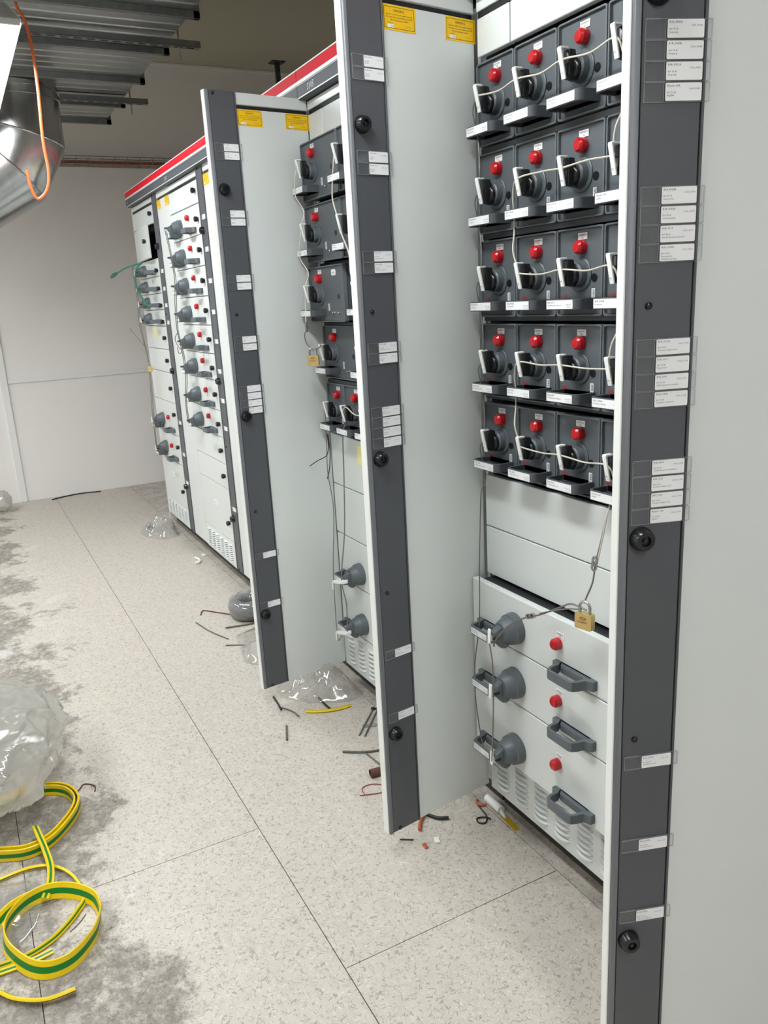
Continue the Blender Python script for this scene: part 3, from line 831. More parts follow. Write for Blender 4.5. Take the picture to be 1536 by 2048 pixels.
p += [T(4, 3, 0.01, 0.012, -0.03), (-0.474, -0.035, 1.10), (-0.4735, -0.05, 1.06), (-0.478, -0.058, 1.005), (-0.482, -0.068, 0.952)]
w1 = wire('pale locking wire snaking through all the module switches of the nearest cabinet', p, 0.0019, 'wire_coated')
p = [T(0, 0)]
for j in range(5):
    A_ = T(j, 0)
    if j: p += [A_+Vector((0.006, 0, 0.04)), A_+Vector((-0.004, 0.004, 0))]
    p += [Vector((A_.x-0.02, -0.05, A_.z-0.03)), Vector((A_.x-0.022, -0.036, A_.z-0.085)), Vector((A_.x-0.012, -0.04, A_.z-0.12))]
p += [(-0.946, -0.05, 1.02), (-0.952, -0.052, 0.93), (-0.948, -0.06, 0.81), (-0.926, -0.08, 0.657), (-0.948, -0.083, 0.527), (-0.945, -0.085, 0.419), (-0.924, -0.085, 0.318), (-0.905, -0.088, 0.288), (-0.87, -0.09, 0.262), (-0.83, -0.095, 0.268)]
w2 = wire('grey locking wire running down the left edge of the nearest cabinet', p, 0.0017, 'wire_steel')
w3 = wire('doubled steel wire hanging from the last module to the big brass padlock', [(-0.4735, -0.05, 1.06), (-0.481, -0.058, 1.003), (-0.486, -0.068, 0.952), (-0.482, -0.08, 0.91), (-0.488, -0.092, 0.875), (-0.485, -0.1, 0.864)], 0.0019, 'wire_steel')
w4 = wire('steel wire arching from the big brass padlock to the topmost bell handle', [(-0.478, -0.1, 0.85), (-0.52, -0.106, 0.853), (-0.554, -0.11, 0.834), (-0.624, -0.112, 0.793), (-0.68, -0.114, 0.766), (-0.735, -0.12, 0.728), (-0.785, -0.125, 0.672), (-0.80, -0.122, 0.648)], 0.0022, 'wire_steel')
link('loop_strand', MB().tube(spline([(-0.492, -0.102, 0.848), (-0.53, -0.112, 0.839), (-0.575, -0.116, 0.820), (-0.624, -0.112, 0.796)]), 0.0018, 6).mesh('loop_strand', 'wire_steel'), w4)
w5 = wire('steel wire dropping past the three bell handles of the nearest cabinet', [(-0.80, -0.135, 0.66), (-0.795, -0.13, 0.60), (-0.797, -0.128, 0.52), (-0.795, -0.132, 0.43), (-0.80, -0.135, 0.315)], 0.0018, 'wire_steel')
def clamp(parent, at, d):
    d = Vector(d).normalized()
    q = d.to_track_quat('X', 'Z')
    mb = MB()
    for s_ in (-0.0085, 0.0085):
        o_ = [(s_+0.0085*math.cos(a), 0.0065*math.sin(a)) for a in [i*math.pi/8 for i in range(16)]]
        i_ = [(s_+0.0045*math.cos(a), 0.0030*math.sin(a)) for a in [i*math.pi/8 for i in range(16)]]
        mb.ring(o_, i_, -0.004, 0.004, 'y')
    mb.box(-0.004, 0.004, -0.005, 0.005, -0.006, 0.006)
    o = link('wire_clamp', mb.mesh('wire_clamp', 'steel', bevel=0.0006), parent, at)
    o.rotation_mode = 'QUATERNION'; o.rotation_quaternion = q
clamp(w3, (-0.486, -0.072, 0.950), (0.05, 0.1, 1))
clamp(w4, (-0.655, -0.1145, 0.780), (1, 0, 0.42))
def padlock(label, at, rz, k=1.0, tilt=0.0):
    t = thing('padlock', label, 'padlock', at, rz, group='brass padlocks on the locking wires')
    t.rotation_euler = (0, tilt, rz); t.scale = (k, k, k)
    b = MB().prism(rrect(-0.02, 0.02, 0, 0.035, 0.003, 3), -0.0075, 0.0075, 'y', 0)
    b.text('FORMAT', 0.006, -0.013, 0.014, -0.0079, 1, 0.026)
    b.ring([(0.008*math.cos(a), 0.025+0.003*math.sin(a)) for a in [i*math.pi/6 for i in range(12)]], [(0.006*math.cos(a), 0.025+0.0018*math.sin(a)) for a in [i*math.pi/6 for i in range(12)]], -0.0079, -0.0074, 'y', 1)
    link('body', b.mesh('body', ['brass', 'cable_brown'], bevel=0.0012), t)
    sp = [(-0.0125, 0, 0.03), (-0.0125, 0, 0.046)]+[(-0.0125*math.cos(a), 0, 0.048+0.0125*math.sin(a)) for a in [i*math.pi/8 for i in range(9)]]+[(0.0125, 0, 0.046), (0.0125, 0, 0.03)]
    link('shackle', MB().tube(sp, 0.0031, 10).mesh('shackle', 'steel'), t)
padlock('large brass padlock hanging from the wires of the nearest cabinet', (-0.483, -0.1, 0.805), 0.25, 1.05)
padlock('small brass padlock on the curled wire loop in cabinet S105', (-1.866, -0.118, 1.318), 0.9, 1.0)
padlock('tiny brass padlock hanging on the farthest cabinet', (-4.87, -0.06, 1.13), 0.3, 0.95)

# cabinet S105 wires
p = []
for j in range(3):
    A_ = T(j, 0, c='B')
    p += [A_+Vector((0, 0, 0.02)), Vector((A_.x-0.01, A_.y-0.01, A_.z-0.04)), Vector((A_.x-0.03, A_.y-0.004, A_.z-0.09)), Vector((A_.x-0.012, A_.y+0.015, A_.z-0.14))] if j < 2 else [A_+Vector((0, 0, 0.02)), A_+Vector((-0.012, 0, -0.03)), (-1.955, -0.098, 1.475), (-1.95, -0.1, 1.455)]
wb = wire('pale wire running down the left-hand wide switches of cabinet S105', p, 0.0022, 'wire_coated')
clamp(wb, (-1.95, -0.1, 1.448), (0, 0, 1))
wire('curled steel wire loop holding the small padlock in cabinet S105', [(-1.95, -0.1, 1.44), (-1.972, -0.1, 1.42), (-1.965, -0.1, 1.395), (-1.93, -0.102, 1.378), (-1.88, -0.108, 1.372), (-1.84, -0.1, 1.382), (-1.88, -0.09, 1.405), (-1.93, -0.095, 1.43), (-1.948, -0.1, 1.438)], 0.0020, 'wire_steel')
wire('pale wire dropping from the right-hand wide switches of cabinet S105', [T(0, 1, c='B'), T(0, 1, -0.02, 0, -0.06, 'B'), T(0, 1, -0.035, 0, -0.13, 'B'), T(1, 1, -0.01, 0, 0.02, 'B'), T(1, 1, 0.01, 0, -0.03, 'B'), T(1, 1, 0.06, 0, -0.10, 'B'), T(1, 1, 0.07, 0, -0.17, 'B'), T(1, 1, 0.13, 0.02, -0.22, 'B')], 0.0024, 'wire_coated')
wire('pale wire leading right from the second narrow switch of cabinet S105', [T(4, 1, c='B'), T(4, 1, 0.03, 0, 0.02, 'B'), T(4, 1, 0.08, 0.005, 0.0, 'B'), T(4, 2, -0.01, 0, 0.0, 'B')], 0.0022, 'wire_coated')
wire('steel wire hanging from the narrow switches down to both bell handles of cabinet S105', [T(4, 1, -0.02, 0.0, -0.02, 'B'), (-1.81, -0.03, 1.12), (-1.807, -0.05, 1.07), (-1.824, -0.05, 0.9), (-1.84, -0.055, 0.70), (-1.83, -0.085, 0.522), (-1.80, -0.085, 0.43), (-1.80, -0.09, 0.32)], 0.0022, 'wire_steel')
wire('thin steel wire along the left edge of cabinet S105', [T(4, 0, -0.01, 0, -0.01, 'B'), (-1.965, -0.045, 1.11), (-1.962, -0.05, 1.0), (-1.968, -0.05, 0.9), (-1.985, -0.03, 0.75), (-1.96, -0.06, 0.52), (-1.945, -0.07, 0.36), (-1.935, -0.075, 0.30), (-1.89, -0.09, 0.25), (-1.85, -0.085, 0.30)], 0.0018, 'wire_steel')
wire('frayed black wire end sticking out below the narrow switches of cabinet S105', [(-1.93, -0.06, 1.06), (-1.915, -0.062, 1.02), (-1.945, -0.06, 0.975), (-1.99, -0.08, 0.95), (-2.02, -0.10, 0.928)], 0.0018, 'cable_black')
wire('black wire tail bent downward below the narrow switches of cabinet S105', [(-1.92, -0.06, 1.06), (-1.91, -0.06, 1.0), (-1.925, -0.06, 0.93), (-1.945, -0.064, 0.885)], 0.0018, 'cable_black')

# cabinet with eight units: two wires through levers and handles
for k, (dx, dz, s_) in enumerate(((0.0, 1.96, 'left'), (0.03, 1.95, 'right'))):
    pts = []
    for q in range(9):
        z = dz-q*(dz-0.88)/8
        pts.append((PD+0.165+dx+0.006*math.sin(q*2.1+k), -0.070-0.012*math.cos(q*1.7), z))
    wire(f'locking wire through the column of eight units, {s_} of the two strands', pts, 0.0026, 'wire_steel', 5)
wire('loose curled wire tail beside the fifth drawer of the column of eight', [(PD+0.17, -0.08, 1.40), (PD+0.14, -0.09, 1.37), (PD+0.16, -0.085, 1.33), (PD+0.20, -0.075, 1.30), (PD+0.17, -0.085, 1.285), (PD+0.15, -0.085, 1.32)], 0.0024, 'wire_steel')
for k, (dx, s_) in enumerate(((0.0, 'left'), (0.04, 'right'))):
    wire(f'locking wire down the farthest cabinet, {s_} of the two strands', [(PE+0.15+dx, -0.075, 1.82), (PE+0.16+dx, -0.07, 1.6), (PE+0.15+dx, -0.075, 1.44), (PE+0.185+dx*0.4, -0.055, 1.2), (PE+0.17+dx, -0.06, 1.0), (PE+0.17+dx, -0.07, 0.8), (PE+0.19+dx*0.5, -0.075, 0.6)], 0.0026, 'wire_steel', 5)
wire('stiff wire end poking out beside the slim units', [(PE+0.20, -0.07, 1.30), (PE+0.14, -0.10, 1.36), (PE+0.08, -0.13, 1.42)], 0.0022, 'wire_steel')
def green_wire():
    pts = [(-4.72, -0.06, 1.83), (-4.90, -0.12, 1.815), (-5.12, -0.16, 1.785)]
    o = wire('green earth wire with lug sticking out below the ajar hatch', pts, 0.0055, 'cable_green', name='earth_wire', group='green earth wires')
    link('cable_lug', MB().tube([(-5.10, -0.157, 1.788), (-5.14, -0.164, 1.782), (-5.19, -0.172, 1.772), (-5.22, -0.177, 1.764)], [0.009, 0.013, 0.012, 0.005], 8).mesh('cable_lug', 'cable_green'), o)
    wire('green earth wire drooping over the slim units', [(-4.72, -0.06, 1.83), (-4.80, -0.08, 1.80), (-4.83, -0.09, 1.74), (-4.79, -0.095, 1.67), (-4.66, -0.09, 1.60), (-4.56, -0.085, 1.545)], 0.0055, 'cable_green', name='earth_wire', group='green earth wires')
green_wire()
# paper notes
link('paper_note', MB().box(0, 0.075, -0.0015, 0, 0, 0.07).mesh('paper_note', 'paper_note'), None, (-1.80, -0.001, 0.955), label='pale yellow note stuck under the narrow switches of cabinet S105', cat='paper')
link('paper_note', MB().box(0, 0.07, -0.0015, 0, 0, 0.07).mesh('paper_note', 'paper_note'), None, (-4.87, -0.001, 1.345), label='pale yellow note stuck under the slim units', cat='paper')

# ------------------------------------------------------------------ overhead: rectangular duct, elbow, cable, tray
def rect_duct():
    t = thing('ventilation_duct', 'wide flat galvanised ventilation duct hung under the ceiling', 'duct', (-3.0, -0.6, 2.85))
    xs = [-1.9, -2.6, -3.266, -3.85, -4.45, -5.05, -5.57]
    for a, b_ in zip(xs, xs[1:]):
        mb = MB().box(b_+3.0, a+3.0, -0.62, 0.60, 0.0, 0.32)
        n = max(2, round((a-b_)/0.1))
        for k in range(1, n):
            x = b_+3.0+(a-b_)*k/n
            mb.prism([(x-0.008, 0.0), (x, -0.004), (x+0.008, 0.0)], -0.615, 0.595, 'y')
        link('duct_section', mb.mesh('duct_section', 'galvanised_sheet', smooth=0), t)
    for x in xs[1:]:
        f = MB()
        for s_ in (-0.014, 0.003):
            f.box(x+3.0+s_, x+3.0+s_+0.011, -0.65, 0.63, -0.032, 0.0).box(x+3.0+s_, x+3.0+s_+0.011, 0.60, 0.63, -0.032, 0.35).box(x+3.0+s_, x+3.0+s_+0.011, -0.65, -0.62, -0.032, 0.35)
        link('flange', f.mesh('flange', 'galvanised_strut', bevel=0.001), t)
    return t
rect_duct()
def trapeze(x, label):
    t = thing('strut_hanger', label, 'hanger', (x, -0.6, 2.80), group='strut hangers under the flat duct')
    s_ = MB().box(-0.0205, 0.0205, -0.78, 0.73, 0.0, 0.0025).box(-0.0205, -0.018, -0.78, 0.73, 0.0, 0.03).box(0.018, 0.0205, -0.78, 0.73, 0.0, 0.03)
    st = link('strut', s_.mesh('strut', 'galvanised_strut', bevel=0.0006), t)
    sl = MB().prism(rrect(-0.007, 0.007, -0.02, 0.02, 0.0065, 3), -0.0008, 0.0004, 'z').mesh('slot', 'gap_black')
    for k in range(24): link('slot', sl, st, (0, -0.70+k*0.06, 0))
    for yy in (-0.70, 0.625):
        link('threaded_rod', MB().tube([(0, yy, -0.06), (0, yy, 0.718)], 0.005, 8).mesh('threaded_rod', 'zinc'), t)
        link('nut', MB().lathe([(0.009, 0), (0.009, 0.008)], (0, yy, -0.009), (0, 0, 1), 6).mesh('nut', 'zinc'), t)
trapeze(-3.63, 'slotted strut hanger under the near part of the flat duct')
trapeze(-4.85, 'slotted strut hanger under the far part of the flat duct')
def elbow():
    yc, z0, R_, rr = -0.68, 2.86, 0.36, 0.25
    t = thing('elbow_duct', 'shiny round elbow duct dropping from the flat duct', 'duct', (-4.72, yc, 2.0))
    # centre line: straight down, then mitred bends towards -y
    pts = [(0.0, 0.86), (0.0, 0.62)]
    cy, cz = -R_, 0.65
    ang = [15, 45, 75]
    k = 1/math.cos(math.radians(15))
    nodes = [(0.0, 0.848, 0)]
    for a in ang:
        nodes.append((cy+R_*k*math.cos(math.radians(a)), cz-R_*k*math.sin(math.radians(a)), None))
    nodes.append((cy-0.7, cz-R_, None))
    P = [Vector((0, n_[0], n_[1])) for n_ in nodes]
    N_ = 48
    def ringpts(i):
        d0 = (P[i]-P[i-1]).normalized() if i > 0 else (P[1]-P[0]).normalized()
        d1 = (P[i+1]-P[i]).normalized() if i < len(P)-1 else d0
        pn = (d0+d1).normalized()
        out = []
        u = Vector((1, 0, 0)); v = d0.cross(u)
        for q in range(N_):
            a = 2*math.pi*q/N_
            p_ = P[i]+(u*math.cos(a)+v*math.sin(a))*rr
            s_ = -(p_-P[i]).dot(pn)/d0.dot(pn)
            out.append(p_+d0*s_)
        return out
    RG = [ringpts(i) for i in range(len(P))]
    for i in range(len(P)-1):
        mb = MB(); b = 0
        # resample so both rings share the seam vertices
        A_, B_ = RG[i], RG[i+1]
        mb.v += [tuple(p_) for p_ in A_]+[tuple(p_) for p_ in B_]
        if i > 0:
            d = (P[i+1]-P[i]).normalized()
            # same angular order: rebuild lower ring of previous frame in this frame by nearest vertex
        for q in range(N_):
            j = (q+1) % N_
            mb.face((q, j, N_+j, N_+q))
        link('duct_gore', mb.mesh('duct_gore', 'galvanised_bright', smooth=60), t)
    for i in range(1, len(P)-1):
        link('seam_bead', MB().tube([tuple(p_) for p_ in RG[i]]+[tuple(RG[i][0])], 0.006, 6, cap=False).mesh('seam_bead', 'galvanised_bright'), t)
    for z in (0.80, 0.755):
        link('clamp_ring', MB().lathe([(rr+0.001, -0.012), (rr+0.008, -0.010), (rr+0.008, 0.010), (rr+0.001, 0.012)], (0, 0, z), (0, 0, 1), 48).mesh('clamp_ring', 'galvanised_bright'), t)
elbow()
wire('orange cable hanging in a loop in front of the elbow duct', [(-3.4, -0.76, 3.5), (-3.4, -0.75, 3.1), (-3.4, -0.741, 2.858), (-3.4, -0.713, 2.784), (-3.4, -0.70, 2.668), (-3.4, -0.701, 2.508), (-3.4, -0.712, 2.303), (-3.4, -0.708, 2.17), (-3.4, -0.727, 2.092), (-3.4, -0.772, 2.053), (-3.4, -0.794, 2.102), (-3.4, -0.799, 2.175)], 0.0068, 'cable_orange', 8, 'hanging_cable', 'cable', None, 10)
def tray():
    t = thing('cable_tray', 'wire mesh cable tray fixed along the end wall', 'cable tray', (X0+0.05, 0, 2.69))
    lg = MB()
    for x, z in ((0, 0.06), (0, 0.03), (0.0, 0.0), (0.05, 0.0), (0.1, 0.0), (0.1, 0.03), (0.1, 0.065)):
        link('long_wire', MB().tube([(x, Y0+0.05, z), (x, Y1-0.05, z)], 0.0035, 6).mesh('long_wire', 'cable_tray_steel'), t)
    cw = MB().tube([(0, 0, 0.06), (0, 0, 0), (0.1, 0, 0), (0.1, 0, 0.065)], 0.0033, 6).mesh('cross_wire', 'cable_tray_steel')
    y = -1.4
    while y < 1.9:
        link('cross_wire', cw, t, (0, y, 0)); y += 0.1
    for k in range(2):
        wire(('orange cable lying in the wire mesh tray, upper of the two', 'orange cable lying in the wire mesh tray, lower of the two')[k], [(X0+0.09+0.02*k, -2.5, 2.708+0.012*(1-k)), (X0+0.10+0.02*k, -0.5, 2.706+0.013*(1-k)), (X0+0.10+0.02*k, 0.8, 2.707+0.012*(1-k)), (X0+0.09+0.02*k, 2.2, 2.708+0.012*(1-k))], 0.006, 'cable_copper', 4, 'tray_cable', 'cable', 'cables in the wall tray', 8)
tray()
link('ceiling_hanger', MB().box(-0.05, 0.05, -0.06, 0.06, -0.01, 0).box(-0.018, 0.018, -0.018, 0.018, -0.42, -0.01).mesh('ceiling_hanger', 'rail_dark', bevel=0.001), None, (-6.3, 1.62, ZC), label='dark steel hanger post fixed to the ceiling near the end wall', cat='hanger')

# ------------------------------------------------------------------ plastic bags
def crumpled_bag(name, label, c, rad, seed, m, amp=0.22, fr=2.2, nu=56, nv=36, group=None, fine=0.28, ridge=0.0, sm=32):
    mb = MB(); off = Vector((seed*3.1, seed*1.7, seed*0.9))
    for i in range(nv+1):
        th = math.pi*i/nv
        for j in range(nu):
            ph = 2*math.pi*j/nu
            d = Vector((math.sin(th)*math.cos(ph), math.sin(th)*math.sin(ph), math.cos(th)))
            wp = d+0.25*Vector((noise.noise(d*2+off), noise.noise(d*2+off*2), noise.noise(d*2-off)))
            dist, _ = noise.voronoi(wp*fr+off)
            r = 1-amp*(0.9-min(0.9, dist[0]*1.35))+amp*0.35*noise.noise(d*3+off)
            if fine:
                r2, _ = noise.voronoi(d*fr*2.7+off*2)
                r -= amp*fine*(0.6-min(0.6, r2[1]-r2[0]))
            if ridge:
                for q, (f_, w_) in enumerate(((1.8, 1.0), (3.4, 0.4))):
                    n_ = 1-min(1.0, abs(noise.noise(wp*f_+off*(q+2)))*3.2)
                    r += ridge*w_*n_**4
            z = d.z*rad[2]*r
            x = d.x*rad[0]*r; y = d.y*rad[1]*r
            z += rad[2]*0.8
            z = 0.003+max(0, z)+0.004*(noise.noise(Vector((x*20, y*20, seed)))+1) if z < 0.02 else z
            mb.v.append((x, y, z))
    for i in range(nv):
        for j in range(nu):
            k = (j+1) % nu
            mb.face((i*nu+j, (i+1)*nu+j, (i+1)*nu+k, i*nu+k))
    return link(name, mb.mesh(name, m, smooth=sm), None, c, label=label, cat='bag', group=group)

def flat_bag(name, label, outline, h, seed, m, nr=22, na=72, cat='bag', lumps=(), fr=9.0):
    P = [Vector((a, b_)) for a, b_ in outline]
    c = sum(P, Vector((0, 0)))/len(P)
    def edge(a):
        d = Vector((math.cos(a), math.sin(a))); best = 0.05
        for p_, q in zip(P, P[1:]+P[:1]):
            e = q-p_; den = d.x*e.y-d.y*e.x
            if abs(den) < 1e-9: continue
            w_ = p_-c
            t = (w_.x*e.y-w_.y*e.x)/den; s_ = (w_.x*d.y-w_.y*d.x)/den
            if t > 0 and -1e-6 <= s_ <= 1+1e-6: best = max(best, t)
        return best
    mb = MB(); off = Vector((seed*2.3, seed*1.1, 0))
    E_ = [edge(2*math.pi*j/na) for j in range(na)]
    E_ = [(E_[j-1]+E_[j]*2+E_[(j+1) % na])/4 for j in range(na)]
    for lay in (0, 1):
        for i in range(nr+1):
            t = i/nr
            for j in range(na):
                a = 2*math.pi*j/na
                r = E_[j]*t*(1+0.05*noise.noise(Vector((j*0.5, seed, 0))))
                x, y = r*math.cos(a), r*math.sin(a)
                pv = Vector((x, y, 0))*fr+off
                ds, _ = noise.voronoi(pv)
                rdg = min(0.6, ds[1]-ds[0])
                env = (1-t**3)
                z = h*env*(0.45+0.5*noise.noise(pv*0.35+off)+0.75*(0.5-rdg))
                for lx, ly, lh, lr in lumps:
                    z += lh*math.exp(-((x+c.x-lx)**2+(y+c.y-ly)**2)/(lr*lr))*env
                z = max(0.004, z) if lay == 0 else 0.002
                mb.v.append((x, y, z))
    for lay in (0, 1):
        b = lay*(nr+1)*na
        for i in range(nr):
            for j in range(na):
                k = (j+1) % na
                q = (b+i*na+j, b+(i+1)*na+j, b+(i+1)*na+k, b+i*na+k)
                mb.face(q if lay == 0 else q[::-1])
    b1 = nr*na; b2 = (nr+1)*na+nr*na
    for j in range(na):
        k = (j+1) % na
        mb.face((b1+j, b2+j, b2+k, b1+k))
    return link(name, mb.mesh(name, m, smooth=30), None, (c.x, c.y, 0), label=label, cat=cat)

crumpled_bag('plastic_bag', 'big milky plastic bag slumped at the left edge beside the yellow-green coil', (-1.99, -1.47, 0), (0.42, 0.36, 0.20), 3, 'film_milky', 0.15, 1.35, 150, 100, fine=0, ridge=0.065, sm=70)
flat_bag('plastic_bag', 'clear plastic bag lying crumpled between the two farther open doors', [(-2.10, -0.30), (-2.15, -0.25), (-2.19, -0.14), (-2.17, -0.02), (-2.04, 0.0), (-1.86, -0.005), (-1.84, -0.08), (-1.92, -0.215), (-2.01, -0.285)], 0.07, 5, 'film_clear', lumps=((-2.08, -0.10, 0.045, 0.10), (-1.95, -0.06, 0.03, 0.08)), fr=13.0)
flat_bag('plastic_bag', 'small clear bag of fasteners lying below the farthest cabinet', [(-5.02, -0.235), (-4.90, -0.27), (-4.77, -0.25), (-4.63, -0.16), (-4.66, -0.04), (-4.9, -0.02), (-5.1, -0.10)], 0.10, 8, 'film_clear', lumps=((-4.97, -0.10, 0.05, 0.06), (-4.80, -0.17, 0.05, 0.06), (-4.84, -0.06, 0.07, 0.05), (-4.70, -0.11, 0.06, 0.04)), fr=16.0)
flat_bag('plastic_bag', 'thin clear film with yellow print behind the farthest open door', [(-2.80, -0.10), (-2.74, -0.26), (-2.62, -0.28), (-2.42, -0.32), (-2.36, -0.27), (-2.40, -0.16), (-2.62, -0.08)], 0.05, 9, 'film_clear')
flat_bag('plastic_bag', 'clear plastic film lying under the yellow-green sleeves', [(-1.45, -1.42), (-1.42, -1.27), (-1.33, -1.26), (-1.22, -1.29), (-1.17, -1.33), (-1.16, -1.42), (-1.30, -1.48)], 0.03, 12, 'film_clear')
crumpled_bag('plastic_bag', 'scrap of white plastic lying by the end wall at the left edge', (-6.35, -1.09, 0), (0.10, 0.10, 0.10), 15, 'film_milky', 0.25, 2.0, 24, 16)
# contents of the small bag
for k in range(7):
    a = k*0.9
    link('bolt', MB().lathe([(0.008, 0), (0.008, 0.007), (0.004, 0.007), (0.004, 0.03)], (0, 0, 0), (math.cos(a), math.sin(a), 0.1), 6).mesh('bolt', 'zinc'), None,
         (-4.93+0.018*math.cos(a*2.3), -0.20+0.018*math.sin(a*1.7), 0.02+0.003*k), label='zinc bolt in the small clear bag below the farthest cabinet', cat='bolt', group='bolts in the small bag')
# grey cable roll in film
def torus(R_, r, m, name, sq=1.0, n=40, k=10):
    mb = MB()
    for i in range(n):
        a = 2*math.pi*i/n
        for j in range(k):
            b_ = 2*math.pi*j/k
            wob = 1+0.06*math.sin(5*a+j)
            q = R_+r*math.cos(b_)*wob
            mb.v.append((q*math.cos(a), q*math.sin(a)*sq, r*1.25+r*1.25*math.sin(b_)*wob))
    for i in range(n):
        for j in range(k):
            i2, j2 = (i+1) % n, (j+1) % k
            mb.face((i*k+j, i2*k+j, i2*k+j2, i*k+j2))
    return mb.mesh(name, m, smooth=60)
ro = thing('cable_roll', 'grey cable roll wrapped in film behind the farthest open door', 'cable roll', (-2.955, -0.105, 0))
link('coil', torus(0.085, 0.038, 'cable_grey', 'coil', 0.9), ro)
link('wrapping', torus(0.086, 0.042, 'film_smoky', 'wrapping', 0.9, 28, 8), ro)

# ------------------------------------------------------------------ yellow-green sleeves
def sleeve(label, pts, w_=0.034, th=0.005, up=1.0, out=0.0, n=8, zoff=None, closed=False, tilt=None):
    P = [Vector(p_) for p_ in pts]
    if closed: P = P+[P[0]]
    C = spline(P, n)
    cs = [(-0.5, 0.0), (-0.46, 0.5), (-0.17, 0.5), (0.17, 0.5), (0.46, 0.5), (0.5, 0.0), (0.46, -0.5), (0.17, -0.5), (-0.17, -0.5), (-0.46, -0.5)]
    gm = [0, 0, 1, 0, 0, 0, 0, 1, 0, 0]
    mb = MB()
    for k, p_ in enumerate(C):
        t = C[min(k+1, len(C)-1)]-C[max(k-1, 0)]
        t = t.normalized()
        side = t.cross(Vector((0, 0, 1))).normalized()
        s_ = k/(len(C)-1)
        a = tilt(s_) if tilt else out
        wv = (Vector((0, 0, 1))*math.cos(a)+side*math.sin(a))
        nv = t.cross(wv).normalized()
        for u, v in cs:
            mb.v.append(tuple(p_+wv*(u*w_)+nv*(v*th)))
    q = len(cs)
    for k in range(len(C)-1):
        for i in range(q):
            j = (i+1) % q
            mb.face((k*q+i, k*q+j, (k+1)*q+j, (k+1)*q+i), gm[i])
    mb.face(range(q)); mb.face([(len(C)-1)*q+i for i in range(q)][::-1])
    return link('heat_shrink_sleeve', mb.mesh('heat_shrink_sleeve', ['sleeve_yellow', 'sleeve_green'], smooth=40), None, label=label, cat='sleeve', group='yellow-green sleeves on the floor')
ctr = Vector((-1.69, -1.275, 0))
base = [(-1.551, -1.363), (-1.517, -1.285), (-1.538, -1.214), (-1.618, -1.146), (-1.692, -1.112), (-1.755, -1.112), (-1.815, -1.137), (-1.855, -1.19), (-1.87, -1.27), (-1.83, -1.36), (-1.75, -1.42), (-1.64, -1.43), (-1.575, -1.40)]
sp = []
for turn in range(2):
    for k, (x, y) in enumerate(base):
        f = 1-0.09*(turn+k/len(base))
        sp.append((ctr.x+(x-ctr.x)*f, ctr.y+(y-ctr.y)*f, 0.021))
sleeve('coiled yellow-green sleeve standing on edge against the big plastic bag', sp, 0.040, 0.006, tilt=lambda s_: 0.12*math.sin(s_*20))
sleeve('short yellow-green sleeve laid across the edge of the coil', [(-1.60, -1.252, 0.047), (-1.545, -1.246, 0.05), (-1.48, -1.237, 0.040), (-1.41, -1.232, 0.026), (-1.34, -1.242, 0.022), (-1.29, -1.26, 0.02)], 0.020, 0.006, tilt=lambda s_: 1.2)
ring = [(-1.149, -1.137), (-1.216, -1.145), (-1.275, -1.188), (-1.308, -1.247), (-1.296, -1.305), (-1.249, -1.350), (-1.191, -1.366), (-1.127, -1.355), (-1.052, -1.316), (-1.018, -1.270), (-1.026, -1.215), (-1.084, -1.160)]
sleeve('wide open ring of yellow-green sleeve nearest the viewer', [(x, y, 0.024) for x, y in ring], 0.046, 0.004, closed=True, tilt=lambda s_: 0.35*math.sin(s_*6.28*1.0+0.6))
sleeve('yellow-green sleeve trailing from the open ring to the left edge', [(-1.308, -1.25, 0.02), (-1.31, -1.30, 0.022), (-1.28, -1.345, 0.03), (-1.235, -1.385, 0.03), (-1.19, -1.44, 0.02)], 0.036, 0.004, tilt=lambda s_: 0.5)
sleeve('narrow folded yellow-green sleeve looping under the open ring', [(-1.447, -1.43, 0.009), (-1.455, -1.367, 0.009), (-1.461, -1.288, 0.009), (-1.433, -1.224, 0.009), (-1.357, -1.178, 0.009), (-1.258, -1.163, 0.009), (-1.209, -1.188, 0.009), (-1.16, -1.231, 0.009), (-1.132, -1.27, 0.009), (-1.114, -1.33, 0.009), (-1.119, -1.44, 0.009)], 0.014, 0.007, tilt=lambda s_: 0.5)
sleeve('short straight piece of yellow-green sleeve poking through the open ring', [(-1.10, -1.262, 0.007), (-1.092, -1.32, 0.007), (-1.097, -1.43, 0.007)], 0.015, 0.007, tilt=lambda s_: 1.1)
sleeve('yellow-green sleeve with open end, lowest of the sleeves', [(-1.07, -1.45, 0.012), (-1.03, -1.39, 0.012), (-0.983, -1.351, 0.012), (-0.945, -1.291, 0.012), (-0.94, -1.228, 0.013)], 0.022, 0.008, tilt=lambda s_: 0.7)
sleeve('short yellow-green sleeve offcut lying alone between two open doors', [(-1.867, -0.259, 0.006), (-1.842, -0.225, 0.006), (-1.825, -0.189, 0.006), (-1.812, -0.14, 0.006), (-1.812, -0.093, 0.006)], 0.013, 0.008, tilt=lambda s_: 1.3)

